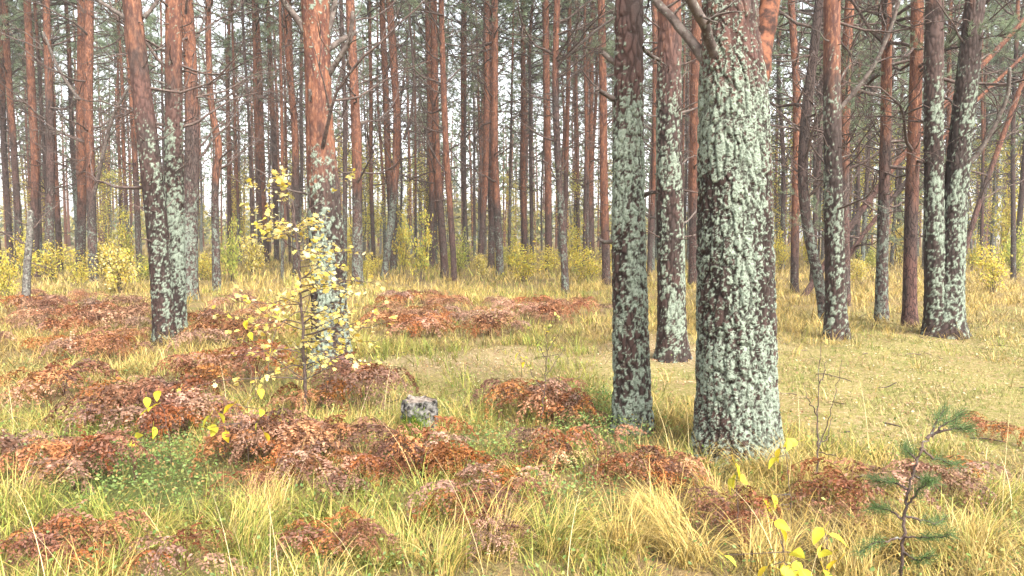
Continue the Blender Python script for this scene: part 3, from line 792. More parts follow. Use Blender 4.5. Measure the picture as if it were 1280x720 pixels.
pine('twin-stemmed pine, two lichen-grey stems joined at one thick foot',
     [(1184, 419, 46), (1186, 390, 36), (1189, 340, 31), (1193, 260, 28), (1200, 180, 26), (1209, 100, 25), (1214, 50, 23), (1219, 0, 22)],
     oz=-30, lichen=0.45, ltop=120, red=0.2, near=dict(res=0.016, plate=0.05, disp=0.009, lsize=0.034), branches=(5, 0), crown=False, brange=(240, 20),
     twin=[(1172, 418, 30), (1169, 380, 25), (1168, 300, 23), (1167, 200, 22), (1167, 100, 21), (1168, 0, 20)],
     limbs=[([(1206, 210, 7), (1226, 188, 6), (1246, 152, 5), (1260, 118, 4.5), (1262, 85, 4)], -0.4, 'branch', 'branch')], H=9)

# slanting thin pines at the right back
for lb, p in [('leaning pink-barked pine crossing behind the slim lone pine', [(1052, 300, 11), (1080, 258, 10.5), (1120, 205, 10), (1180, 130, 9.5), (1225, 85, 9), (1285, 20, 8)]),
              ('second leaning thin pine slanting below the pink-barked one', [(1062, 318, 8), (1085, 285, 8), (1110, 255, 7.5), (1150, 205, 7), (1215, 130, 6), (1290, 60, 5)]),
              ('leaning pine with orange bark slanting behind the twin-stemmed pine', [(1205, 315, 9), (1225, 250, 9), (1250, 180, 8.5), (1290, 70, 8), (1310, 10, 7)])]:
    Yd = 19.0
    g = at_depth(p[0][0], p[0][1], Yd); g.z = 0
    root = thing('pine_tree', lb, 'pine tree', g)
    P = np.array([[*(at_depth(a, b, Yd) - g)] for a, b, c in p])
    dirn = (P[1] - P[0]) / (P[1][2] - P[0][2]); P = np.concatenate([[P[0] - dirn * (P[0][2] + 0.1)], P]); 
    rr = np.array([p[0][2]] + [c for _, _, c in p]) * Yd / F / 2 * 0.72
    off = P[0].copy(); off[2] = 0; root.location = g + Vector(off); P = P - off
    s = np.linspace(0, len(P) - 1, len(P) * 6)
    Ps = np.stack([np.interp(s, np.arange(len(P)), P[:, k]) for k in range(3)], 1)
    for _ in range(6): Ps[1:-1] = (Ps[:-2] + 2 * Ps[1:-1] + Ps[2:]) / 4
    m = M(); tube(m, Ps, np.interp(s, np.arange(len(P)), rr), 10)
    t = obj('trunk', m.mesh('trunk', MAT['bark'], True), root)
    t['orange_z'] = 3.2; t['lichen_amount'] = 0.15; t['lichen_top'] = 2.0; t['redness'] = 0.6
    for k in range(12):
        i = rnd.randrange(8, len(Ps) - 1)
        if k % 3 == 0: attach(rnd.choice(BR_LIVE), 'needle_branch', root, Ps[i][2], Ps[i][0], Ps[i][1], rnd.uniform(0, 6.3), rnd.uniform(0.7, 1.2))
        else: attach(rnd.choice(BR_LONG), 'dead_branch', root, Ps[i][2], Ps[i][0], Ps[i][1], rnd.uniform(0, 6.3), rnd.uniform(0.6, 1.2))

# ------------------------------------------------------------------ the rows of pines behind
def far_proto(i):
    rng = np.random.default_rng(600 + i)
    r0 = rng.uniform(0.12, 0.17)
    m, _, prof = trunk_mesh([0, 4, 10, 18], [0, rng.normal() * 0.06, rng.normal() * 0.22, rng.normal() * 0.35], [r0, r0 * 0.86, r0 * 0.7, 0.05], 18, None, 600 + i, 0.3)
    z, cx, cy, r = prof
    for k in range(60):                            # twiggy knots, all one wood with the trunk
        zz = rng.uniform(3, 11.5); j = int(np.searchsorted(z, zz)); az = rng.uniform(0, 2 * PI)
        P = wander((cx[j], cy[j], zz), (math.cos(az), math.sin(az), rng.uniform(-0.2, 0.7)), rng.uniform(0.5, 2.3), 5, rng, 0.6, 0.3)
        tube(m, P, np.linspace(0.022, 0.008, 6), 4, mi=1)
    whorls(m, prof, 2.5, 12, rng, 0.7, (0.4, 0.8), 0.016)
    return m.mesh('trunk', [MAT['bark'], MAT['twig']], True)
FAR = [far_proto(i) for i in range(8)]
spots = []
def far_pine(x, y, label, group, look, low=False):
    root = thing('pine_tree', label, 'pine tree', (x, y, float(gh(x, y))), group)
    t = obj('trunk', rnd.choice(FAR), root); s = rnd.uniform(0.42, 0.85); hs = rnd.uniform(0.92, 1.12)
    t.scale = (s, s, hs); t.rotation_euler = (rnd.gauss(0, 0.012), rnd.gauss(0, 0.012), rnd.uniform(0, 6.3))
    t['orange_z'] = rnd.uniform(2.5, 5.0) if look == 'red' else rnd.uniform(7, 11)
    t['lichen_amount'] = rnd.uniform(0.3, 0.95); t['lichen_top'] = rnd.uniform(1.5, 4.5); t['redness'] = 0.6 if look == 'red' else 0.25
    c = obj('crown', rnd.choice(CROWNS), root, (0, 0, rnd.uniform(-1.0, 0.5))); c.rotation_euler.z = rnd.uniform(0, 6.3); c.scale = (1, 1, hs)
    if low:
        c.data = rnd.choice(CROWNS_LOW)
n_far = 0; tries = 0
while n_far < 222 and tries < 9000:
    tries += 1
    y = math.sqrt(rnd.uniform(25 ** 2, 74 ** 2)); x = rnd.uniform(-0.74, 0.74) * (y + 3)
    if any((x - a) ** 2 + (y - b) ** 2 < (1.5 if y < 40 else 1.9) ** 2 for a, b in spots): continue
    px, _ = proj(x, y, 0)
    if y < 31 and rnd.random() < 0.55: continue
    spots.append((x, y)); n_far += 1
    look = 'red' if rnd.random() < 0.6 else 'grey'
    zone = 0 if px < 440 else 1 if px < 900 else 2
    zt_ = ['in the crowded left rows', 'in the crowded middle rows', 'beyond the stout pine'][zone]
    far_pine(x, y, f'{"reddish" if look == "red" else "dull grey-brown"} slender pine far back {zt_}', f'{look} pines far back {zt_}', look)
# bushy low-crowned pines closing the right side
for x, y in [(9.5, 24.5), (13.2, 27.5), (16.5, 25.5), (19.5, 30), (11.5, 33), (15.5, 36), (21, 38), (26, 36), (18, 44), (25, 46), (31, 45), (12, 42), (22, 26.5), (33, 52), (9.2, 50), (14, 31), (17.5, 33), (23, 33), (28, 41), (12.5, 47), (21, 44), (29, 48), (16, 52), (24, 55), (34, 58)]:
    far_pine(x, y, 'low-branched bushy pine filling the gaps behind the right-hand trunks', 'low-branched pines at the right back', 'grey', True)

# ------------------------------------------------------------------ shrubs and yellow understory
LEAFK = 1.0
def leaf_cols(n, rng, pal, var=0.18):
    pal = np.asarray(pal) * LEAFK; c = pal[rng.integers(0, len(pal), n)]
    return c * rng.uniform(1 - var, 1 + var, (n, 1))
YEL = [(0.50, 0.40, 0.05), (0.56, 0.46, 0.12), (0.46, 0.40, 0.07), (0.36, 0.35, 0.055), (0.48, 0.33, 0.05)]
CREAM = [(0.62, 0.53, 0.24), (0.56, 0.50, 0.24), (0.54, 0.42, 0.13), (0.58, 0.49, 0.22), (0.50, 0.38, 0.10), (0.54, 0.38, 0.07), (0.40, 0.35, 0.10)]
LEMON = [(0.60, 0.49, 0.025), (0.57, 0.48, 0.05), (0.50, 0.45, 0.045), (0.57, 0.42, 0.03)]
YGRN = [(0.29, 0.32, 0.06), (0.40, 0.38, 0.08), (0.21, 0.26, 0.045), (0.46, 0.41, 0.10)]

def shrub_meshes(i, h, rx, nst, nlf, pal, size, rng):
    ms, mf = M(), M(); T = []; D = []
    for _ in range(nst):
        az = rng.uniform(0, 2 * PI); sp = rng.uniform(0.1, 0.6) * rx / h
        P = wander((rng.normal() * 0.05, rng.normal() * 0.05, -0.03), (math.cos(az) * sp, math.sin(az) * sp, 1), h * rng.uniform(0.6, 1.05), 8, rng, 0.4, 0)
        tube(ms, P, np.linspace(0.012, 0.003, len(P)), 4)
        for _ in range(5):
            k = rng.integers(2, 9)
            a2 = rng.uniform(0, 2 * PI)
            Q = wander(P[k], (math.cos(a2), math.sin(a2), rng.uniform(0, 0.8)), rx * rng.uniform(0.25, 0.7), 5, rng, 0.5, 0)
            tube(ms, Q, np.linspace(0.005, 0.002, len(Q)), 3)
            for j in range(1, 6): T.append(Q[j]); D.append(Q[j] - Q[j - 1])
    T = np.array(T); D = np.array(D)
    idx = rng.integers(0, len(T), nlf)
    P = T[idx] + rng.normal(size=(nlf, 3)) * rx * 0.10
    Dn = D[idx] / np.linalg.norm(D[idx], axis=1, keepdims=True) + rng.normal(size=(nlf, 3)) * 0.8
    leaves(mf, P, Dn, size * rng.uniform(0.6, 1.3, nlf), leaf_cols(nlf, rng, pal), rng, OV if size > 0.05 else OVAL, roll=0.9)
    return ms.mesh('stem', MAT['twig'], True), mf.mesh('foliage', MAT['leaf'])

SHR = [shrub_meshes(i, 1.35, 0.75, 9, 1150, [YEL, YEL, YGRN, YEL + CREAM, YGRN + YEL][i], 0.072, np.random.default_rng(700 + i)) for i in range(5)]
def shrub(px, py, hpx, wpx, label, group=None, v=0, name='yellow_shrub', cat='shrub'):
    g = at(px, py); s = hpx * g.y / F / 1.35; sw = wpx * g.y / F / 1.5
    r = thing(name, label, cat, g, group); sw *= rnd.uniform(0.6, 1.0) if group else 1.0; r.scale = (sw, sw, s * (rnd.uniform(0.5, 1.9) if group else 1)); r.rotation_euler.z = rnd.uniform(0, 6.3)
    obj('stem', SHR[v][0], r); f = obj('foliage', SHR[v][1], r)
    return r
shrub(655, 352, 48, 58, 'round yellow bush in the grass before the slender red pine', v=1)
shrub(1240, 366, 60, 60, 'bright yellow bush right of the twin-stemmed pine', v=0)
shrub(1074, 356, 44, 40, 'yellow bush in the gap right of the pinkish pine', v=3)
shrub(527, 352, 82, 42, 'tall narrow yellow sapling bush left of the tight pine cluster', v=4)
shrub(150, 366, 80, 66, 'yellow-green bush at the foot of the leaning grey pine', v=3)
shrub(8, 372, 60, 50, 'yellow bush cut by the left picture border', v=1)
shrub(735, 352, 40, 52, 'low yellow bush beside the grey lichen-flecked pine', v=0)
shrub(1268, 345, 70, 50, 'dull yellow bush beyond the bright yellow bush', v=2)
for k, (a, b, h, ww) in enumerate([(60, 352, 45, 55), (100, 358, 50, 60), (185, 350, 52, 50), (128, 345, 42, 55), (215, 346, 42, 40), (255, 350, 40, 50), (35, 350, 46, 50), (290, 352, 52, 60), (318, 345, 60, 50), (160, 340, 40, 50)]):
    shrub(a, b, h, ww, 'loose yellow-green shrub in the thicket under the left pines', 'yellow shrubs under the left pines', k % 5)
for k, (a, b, h, ww) in enumerate([(460, 352, 40, 42), (505, 343, 44, 44), (575, 343, 36, 44), (602, 348, 30, 40), (640, 338, 30, 40), (690, 342, 34, 40), (718, 340, 32, 44), (560, 336, 40, 40), (770, 345, 40, 46), (625, 335, 26, 40), (430, 345, 50, 44)]):
    shrub(a, b, h, ww, 'small yellow shrub in the grassy strip under the middle pines', 'yellow shrubs under the middle pines', k % 5)
for k, (a, b, h, ww) in enumerate([(975, 340, 40, 40), (1010, 336, 40, 44), (1085, 338, 50, 44), (1125, 336, 46, 46), (1215, 338, 60, 46), (1255, 332, 60, 50)]):
    shrub(a, b, h, ww, 'hazy yellow shrub far back under the bushy pines', 'yellow shrubs far back on the right', k % 5)

# yellow birches far beyond
def birch_meshes(i):
    rng = np.random.default_rng(760 + i); mt, mf = M(), M()
    P = wander((0, 0, -0.1), (0, 0, 1), 8.5, 12, rng, 0.15, 0); tube(mt, P, np.linspace(0.09, 0.02, len(P)), 7)
    T = []
    for _ in range(40):
        k = rng.integers(3, 13); a2 = rng.uniform(0, 2 * PI)
        Q = wander(P[k], (math.cos(a2), math.sin(a2), rng.uniform(0.2, 1.0)), rng.uniform(0.8, 2.0), 6, rng, 0.5, -0.2)
        tube(mt, Q, np.linspace(0.02, 0.005, len(Q)), 4); T += list(Q[2:])
    T = np.array(T); n = 2400; Pp = T[rng.integers(0, len(T), n)] + rng.normal(size=(n, 3)) * 0.28
    leaves(mf, Pp, dirs(n, rng, -0.3), 0.13 * rng.uniform(0.6, 1.3, n), leaf_cols(n, rng, YEL if i % 2 else YGRN + YEL), rng, OVAL, roll=1.0)
    return mt.mesh('trunk', MAT['snag'], True), mf.mesh('crown', MAT['leaf'])
BIR = [birch_meshes(i) for i in range(4)]
def birch(px, Y, s, label, group, v):
    g = at_depth(px, 300, Y); g.z = float(gh(g.x, g.y)); r = thing('birch_tree', label, 'birch tree', g, group); r.scale = (s,) * 3; r.rotation_euler.z = rnd.uniform(0, 6.3)
    obj('trunk', BIR[v][0], r); obj('crown', BIR[v][1], r)
for k, (px, Y, s) in enumerate([(455, 52, .9), (475, 60, 1.0), (530, 63, .9), (120, 56, .8), (185, 60, .8), (300, 62, .8), (380, 66, .9), (600, 70, .8), (660, 66, .7), (760, 64, .8), (725, 72, .8), (20, 60, .8), (250, 72, .9), (560, 74, .9), (420, 76, 1.0), (455, 40, .6), (468, 47, .75), (545, 44, .55), (500, 50, .6), (640, 46, .55), (715, 44, .6), (200, 42, .55), (135, 38, .5), (300, 44, .55), (50, 42, .5)]):
    birch(px, Y, s, 'yellow-leaved birch showing far off between the pine trunks', 'yellow birches far off on the left and middle', k % 4)
for k, (px, Y, s) in enumerate([(975, 40, .9), (1028, 46, 1.0), (1078, 34, .7), (1128, 42, .8), (1240, 40, .75), (1275, 34, .7), (1215, 48, .9)]):
    birch(px, Y, s, 'yellow-leaved birch glowing behind the right-hand trunks', 'yellow birches behind the right trunks', k % 4)

# a distant wood that closes the view
m = M(); rng = np.random.default_rng(5)
nT = 2600
ang = rng.uniform(-0.85, 0.85, nT); dist = rng.uniform(95, 150, nT)
Bx = np.tan(ang) * dist; 
hgt = rng.uniform(0.2, 1, nT) ** 1.2 * (4 + 7 * sst(0.12, 0.5, ang + 0.1 * np.sin(ang * 23)) + 2.5 * vnoise(ang * 14, 0, 0, 8))
P = np.stack([Bx, dist, hgt], -1)
n = nT * 16
PP = np.repeat(P, 16, 0) + rng.normal(size=(n, 3)) * np.array([1.0, 1.0, 0.7])
cc = leaf_cols(n, rng, [(0.10, 0.12, 0.06), (0.14, 0.15, 0.08), (0.30, 0.27, 0.10), (0.19, 0.18, 0.09), (0.40, 0.33, 0.1)])
leaves(m, PP, dirs(n, rng, 0.2), 0.75 * rng.uniform(0.5, 1.2, n), cc, rng, OVAL, roll=1.2)
n = 420
for k in range(n):
    dd = rng.uniform(78, 135); an = rng.uniform(-0.75, 0.75); x0, y0 = math.tan(an) * dd, dd
    hh = rng.uniform(14, 19); r0 = rng.uniform(0.10, 0.17); lx = rng.normal() * 0.4
    tube(m, [(x0, y0, -0.3), (x0 + lx * 0.3, y0, hh * 0.4), (x0 + lx, y0, hh)], [r0, r0 * 0.8, 0.04], 5, None, 1)
    nt = 130; u = rng.uniform(0.42, 1.0, nt); rr = 2.2 * np.sin(np.clip((u - 0.36) / 0.66, 0, 1) * PI) ** 0.7 * np.sqrt(rng.random(nt)); az = rng.uniform(0, 2 * PI, nt)
    pp_ = np.stack([x0 + lx * u + rr * np.cos(az), y0 + rr * np.sin(az), hh * u], -1)
    leaves(m, pp_, dirs(nt, rng, 0.3), 0.5 * rng.uniform(0.5, 1.2, nt), leaf_cols(nt, rng, [(0.12, 0.15, 0.085), (0.15, 0.18, 0.11), (0.09, 0.12, 0.07)]), rng, OVAL, roll=1.2)
tag(obj('distant_wood', m.mesh('distant_wood', [MAT['leaf'], MAT['limb']])), 'pale distant edge of the wood behind every trunk', 'wood', kind='stuff')

# ------------------------------------------------------------------ pale broken snag and mossy stump
g = at(32, 386)
r = thing('birch_snag', 'pale broken birch snag among brown ferns, thin twigs near its top', 'dead tree', g)
P = np.array([[*(at_depth(a, b, g.y) - g)] for a, b in [(32, 388), (33, 360), (34, 330), (37, 300), (38, 264)]])
s = np.linspace(0, 4, 24); Ps = np.stack([np.interp(s, range(5), P[:, k]) for k in range(3)], 1)
rg = np.random.default_rng(3); m = M(); tube(m, Ps, np.linspace(0.085, 0.055, 24) * rg.uniform(0.93, 1.08, 24), 12)
obj('trunk', m.mesh('trunk', MAT['snag'], True), r)
for k, (zf, az, s_) in enumerate([(0.72, 2.9, 1.0), (0.85, 0.4, 0.9), (0.95, 1.4, 0.7), (0.55, 0.2, 0.6), (0.9, 3.5, 0.8)]):
    i = int(zf * 23); attach(BR_LONG[k], 'twig', r, Ps[i][2], Ps[i][0], Ps[i][1], az, s_ * 0.75)

g = at(525, 541)
r = thing('tree_stump', 'short grey cut stump with flaking bark and a green moss pad', 'tree stump', g)
def stump():
    m = M(); nseg, nz = 48, 22; rg = 0
    a = np.arange(nseg) / nseg * 2 * PI; z = np.linspace(-0.06, 0.25, nz); A, Z = np.meshgrid(a, z)
    rim = 0.045 * (vnoise(np.cos(A) * 2.5, np.sin(A) * 2.5, 0 * A, 44) - 0.4)
    Zr = Z + rim * sst(0.08, 0.25, Z)
    rr = 0.118 * (1 + 0.16 * np.exp(-np.clip(Z, 0, 1) / 0.06)) * (1 + 0.10 * (vnoise(np.cos(A) * 2, np.sin(A) * 2, Z * 2, 40) - 0.5) * 2)
    f1, f2, cid = cells(np.cos(A) * 3.2, np.sin(A) * 3.2, Z * 16, 41)
    rr = rr + 0.026 * (sst(0.02, 0.2, f2 - f1) - 0.5) + 0.018 * (cid - 0.5)
    v = np.stack([np.cos(A) * rr, np.sin(A) * rr, Zr], -1).reshape(-1, 3)
    i = np.arange(nz - 1)[:, None] * nseg; j = np.arange(nseg)[None, :]; k = (j + 1) % nseg
    m.add(v, np.stack([i + j, i + k, i + nseg + k, i + nseg + j], -1).reshape(-1, 4))
    top = v[-nseg:]; m2 = M()
    rings = [top * np.array([f, f, 1]) - np.array([0, 0, dz]) for f, dz in ((0.985, 0.004), (0.8, 0.018), (0.5, 0.012), (0.2, 0.02))]
    for q in (2, 3): rings[q][:, 2] = rings[q][:, 2].mean() + 0.012 * (vnoise(rings[q][:, 0] * 30, rings[q][:, 1] * 30, 0, 3) - 0.5)
    vv = np.concatenate(rings + [rings[-1].mean(0)[None]])
    qs = []
    for rI in range(3):
        b = rI * nseg; jj = np.arange(nseg); qs.append(np.stack([b + jj, b + (jj + 1) % nseg, b + nseg + (jj + 1) % nseg, b + nseg + jj], -1))
    b = 3 * nseg; tt = np.stack([b + np.arange(nseg), b + (np.arange(nseg) + 1) % nseg, np.full(nseg, 4 * nseg)], -1)
    m2.add(vv, np.concatenate(qs), tt)
    return m.mesh('bark', MAT['stump'], True), m2.mesh('cut_face', MAT['cutwood'], True)
b_, c_ = stump(); obj('bark', b_, r); obj('cut_face', c_, r)
m = M(); rg = np.random.default_rng(9); n = 2600
a = rg.normal(-1.85, 0.40, n); zz = np.abs(rg.normal(0, 0.075, n)); rr = 0.125 + 0.05 * np.exp(-zz / 0.05) * rg.random(n)
base = np.stack([np.cos(a) * rr, np.sin(a) * rr, zz], -1)
blades(m, base, a + rg.normal(0, 1, n), rg.uniform(0.015, 0.035, n), np.full(n, 0.005), rg.uniform(0.2, 1.2, n), rg.uniform(0, 0.8, n), leaf_cols(n, rg, [(0.20, 0.30, 0.03), (0.28, 0.38, 0.05), (0.14, 0.22, 0.03)]), 2)
tag(obj('moss', m.mesh('moss', MAT['grass']), r), kind='stuff')

# ------------------------------------------------------------------ dead bracken
FERNPAL = np.array([(0.175, 0.074, 0.033), (0.225, 0.100, 0.046), (0.120, 0.047, 0.022), (0.27, 0.135, 0.068), (0.195, 0.079, 0.033)])
def frond(rng, L=0.80, pairs=10, pp=9, pale=False):
    m = M()
    n = 18; s = np.linspace(0, 1, n)
    th = rng.uniform(0.1, 0.3) + rng.uniform(2.1, 2.75) * sst(0.15, 0.95, s)
    dl = L / (n - 1)
    x = np.concatenate([[0], np.cumsum(np.sin(th[1:]) * dl)]); z = np.concatenate([[0], np.cumsum(np.cos(th[1:]) * dl)])
    y = 0.10 * L * np.cumsum(rng.normal(size=n)) / n
    P = np.stack([x, y, z], -1)
    col = FERNPAL[rng.integers(0, 5)]
    if pale: col = np.array([0.38, 0.29, 0.15])
    tube(m, P, np.linspace(0.0042, 0.0012, n), 4, col * 0.7)
    V = []; Cc = []
    for i in range(pairs):
        u = 0.34 + 0.64 * i / (pairs - 1)
        p = np.array([np.interp(u, s, P[:, k]) for k in range(3)])
        t = np.array([np.interp(min(1, u + 0.02), s, P[:, k]) for k in range(3)]) - np.array([np.interp(u - 0.02, s, P[:, k]) for k in range(3)]); t /= np.linalg.norm(t)
        pl = 0.30 * L * (1 - ((i + 0.5) / pairs) ** 1.1) * rng.uniform(0.75, 1.15) + 0.02
        for sgn in (-1, 1):
            d = np.array([0, sgn, 0]) * 0.9 + t * rng.uniform(0.35, 0.7) + np.array([0, 0, rng.uniform(-0.9, 0.0)]) + rng.normal(size=3) * 0.15
            Q = wander(p, d, pl, 5, rng, 0.40, -0.7)
            kq = np.linspace(0, 5, pp)
            for j in range(1, pp):
                f = kq[j]; a = int(min(4, f)); q = Q[a] + (Q[a + 1] - Q[a]) * (f - a)
                dd = Q[a + 1] - Q[a]; dd /= np.linalg.norm(dd) + 1e-9
                sv = np.cross(dd, (0, 0, 1.0)); sv /= np.linalg.norm(sv) + 1e-9
                ll = (0.20 * pl * (1 - j / pp * 0.8)) + 0.007
                for s2 in (-1, 1):
                    e = sv * s2 + dd * 0.5 + rng.normal(size=3) * 0.28 + np.array([0, 0, -0.2]); e /= np.linalg.norm(e)
                    wv = np.cross(e, rng.normal(size=3)); wv /= np.linalg.norm(wv) + 1e-9
                    w_ = (0.0022 + ll * 0.10) * (14 / pp)
                    V += [q - wv * w_ * 0.5, q + e * ll * 0.5 - wv * w_, q + e * ll, q + e * ll * 0.5 + wv * w_]
                    cj = col * (rng.uniform(0.6, 1.4) + 0.3 * (j / pp)); Cc += [cj] * 4
    V = np.array(V); m.add(V, np.arange(len(V)).reshape(-1, 4), None, np.array(Cc))
    return m
FRONDS = [frond(np.random.default_rng(800 + i)).mesh('frond', MAT['fern']) for i in range(10)]
PALE_FROND = frond(np.random.default_rng(850), 0.5, 13, 9, True).mesh('frond', MAT['fern'])
FARFERN = []
for i in range(5):
    m = M(); rng = np.random.default_rng(870 + i)
    for k in range(5):
        f = frond(rng, 0.72, 9, 7); az = rng.uniform(0, 2 * PI); v = np.concatenate(f.v); c = np.concatenate(f.c)
        ca, sa = math.cos(az), math.sin(az); v = np.stack([v[:, 0] * ca - v[:, 1] * sa, v[:, 0] * sa + v[:, 1] * ca, v[:, 2]], -1)
        m.add(v, np.concatenate(f.q), np.concatenate(f.t), c)
    FARFERN.append(m.mesh('bracken_fern', MAT['fern']))
FERNS = []
def fern(px, py, size, label, group, nf=6, spread=1.0, mesh=None):
    g = at(px, py); size *= 1.15; FERNS.append((g.x, g.y, 0.42 * size))
    r = thing('bracken_fern', label, 'fern', g, group); r.scale = (size,) * 3
    a0 = rnd.uniform(0, 6.3)
    for k in range(nf):
        o = obj('frond', mesh or rnd.choice(FRONDS), r)
        o.rotation_euler = (rnd.uniform(-0.25, 0.25), rnd.uniform(-0.1, 0.25), a0 + k * 2 * PI / nf + rnd.uniform(-0.4, 0.4))
        o.scale = (rnd.uniform(0.7, 1.15) * spread, rnd.uniform(0.8, 1.1), rnd.uniform(0.7, 1.1)); o.location = (rnd.uniform(-.03, .03), rnd.uniform(-.03, .03), 0)
def cluster(x0, x1, y0, y1, n, size, where, nf=6):
    lb = f'rust-brown dead bracken fern {where}'
    for k in range(max(1, int(n * 0.75 + 0.5))):
        fern(rnd.uniform(x0, x1), rnd.uniform(y0, y1), size * rnd.uniform(0.65, 1.15), lb, f'dead ferns {where}', nf)
cluster(50, 105, 490, 512, 3, 0.95, 'in the long straw grass left of the sapling')
cluster(115, 265, 500, 560, 9, 0.95, 'massed above the green bilberry patch')
cluster(235, 335, 462, 505, 6, 0.95, 'left of the yellow sapling stem')
cluster(388, 480, 478, 528, 7, 1.0, 'below the thick orange pine')
cluster(300, 460, 560, 645, 15, 0.72, 'heaped in front of the yellow sapling')
cluster(480, 635, 580, 612, 8, 0.70, 'in the row below the cut stump')
cluster(575, 640, 625, 655, 3, 0.7, 'sunk in the grass below the stump')
cluster(620, 715, 515, 542, 5, 0.75, 'round the thin bare sapling')
cluster(650, 720, 575, 590, 3, 0.7, 'beside the pale cream fern')
cluster(750, 865, 596, 622, 8, 0.56, 'at the foot of the straight lichen pine')
cluster(15, 130, 690, 718, 4, 0.55, 'in the lower left corner')
cluster(560, 615, 680, 700, 2, 0.55, 'in the front grass below the middle')
cluster(0, 55, 580, 602, 3, 0.9, 'at the left border beside the bilberries')
cluster(85, 125, 598, 612, 2, 0.75, 'alone at the edge of the bilberry patch')
cluster(365, 440, 690, 706, 2, 0.5, 'at the front edge in the grass')
cluster(205, 250, 722, 734, 1, 0.5, 'half cut by the lower border')
cluster(1030, 1100, 625, 650, 3, 0.6, 'behind the small pine seedling')
cluster(1130, 1205, 610, 635, 3, 0.6, 'fading pink right of the small pine seedling')
cluster(905, 960, 655, 685, 3, 0.55, 'under the yellow leaves before the stout pine')
cluster(120, 205, 425, 452, 6, 0.9, 'before the foot of the leaning grey pine', 5)
fern(706, 588, 0.75, 'pale cream withered fern lying in front of brown ferns', None, 3, 1.0, PALE_FROND)
# curled upright frond before the straight pine
g = at(783, 580); r = thing('bracken_fern', 'single upright curled brown fern frond before the straight lichen pine', 'fern', g)
o = obj('frond', FRONDS[2], r); o.rotation_euler = (0.1, -0.75, 0.3); o.scale = (0.45, 0.28, 0.75)
def far_cluster(x0, x1, y0, y1, n, size, where):
    for k in range(n):
        g = at(rnd.uniform(x0, x1), rnd.uniform(y0, y1)); FERNS.append((g.x, g.y, 0.5 * size))
        o = obj('bracken_fern', rnd.choice(FARFERN), None, g); s = size * rnd.uniform(0.7, 1.25); o.scale = (s * 1.15, s * 1.15, s); o.rotation_euler.z = rnd.uniform(0, 6.3)
        tag(o, f'small rust-brown dead fern {where}', 'fern', f'dead ferns {where}')
far_cluster(0, 185, 378, 420, 30, 0.95, 'in the red belt under the left pines')
far_cluster(235, 345, 372, 440, 15, 0.9, 'between the crooked pine and the sapling')
far_cluster(0, 120, 420, 452, 9, 0.9, 'in front of the pale snag')
far_cluster(475, 640, 378, 425, 34, 0.85, 'in the wide red patch across the clearing')
far_cluster(640, 760, 382, 406, 14, 0.85, 'in the red patch left of the straight pine')
far_cluster(1190, 1280, 535, 560, 4, 0.5, 'on the mossy turf at the right border')

# ------------------------------------------------------------------ saplings and seedlings
def sapling():
    rng = np.random.default_rng(21); g = at(383, 527)
    r = thing('rowan_sapling', 'slender sapling with pale yellow leaves before the thick orange pine', 'sapling', g)
    d = g.y; W = lambda a, b, dy=0: np.array([*(at_depth(a, b, d + dy) - g)])
    pts = [W(383, 530), W(382, 490), W(380, 450), W(378, 400), W(375, 350), W(371, 300), W(366, 250)]
    s = np.linspace(0, 6, 40); P = np.stack([np.interp(s, range(7), [p[k] for p in pts]) for k in range(3)], 1)
    P[1:] += rng.normal(size=(39, 3)) * 0.004
    m = M(); tube(m, P, np.linspace(0.017, 0.004, 40), 7); mf = M(); T = []; D = []
    for k in range(64):
        i = rng.integers(9, 36); az = rng.uniform(0, 2 * PI); L = rng.uniform(0.25, 0.98) * (1.1 - 0.5 * (i / 40))
        Q = wander(P[i], (math.cos(az), math.sin(az) * 0.8, rng.uniform(0.0, 0.5)), L, 7, rng, 0.5, -0.2)
        tube(m, Q, np.linspace(0.005, 0.0015, 8), 4)
        for j in range(2, 8): T.append(Q[j]); D.append(Q[j] - Q[j - 1])
    for a, b in [(345, 222), (355, 215), (440, 220), (352, 228), (310, 260), (318, 232)]:
        i = rng.integers(32, 40); e = W(a, b, rng.uniform(-.2, .2)); Q = np.linspace(P[i], e, 8); Q[1:-1] += rng.normal(size=(6, 3)) * 0.015
        tube(m, Q, np.linspace(0.004, 0.0015, 8), 4)
        for j in (5, 6, 7, 7, 7): T.append(Q[j]); D.append(Q[j] - Q[j - 1])
    T = np.array(T); D = np.array(D); n = 1400
    idx = rng.integers(0, len(T), n); Dn = D[idx] / np.linalg.norm(D[idx], axis=1, keepdims=True) + rng.normal(size=(n, 3)) * np.array([0.8, 0.8, 0.35]) + np.array([0, 0, -0.25])
    Pl = T[idx] + rng.normal(size=(n, 3)) * 0.025
    leaves(mf, Pl, Dn, 0.037 * rng.uniform(0.5, 1.45, n), leaf_cols(n, rng, CREAM + YEL[:2]), rng, LOBED, 0.3, 0.5)
    obj('stem', m.mesh('stem', MAT['twig'], True), r); obj('foliage', mf.mesh('foliage', MAT['leaf']), r)
sapling()

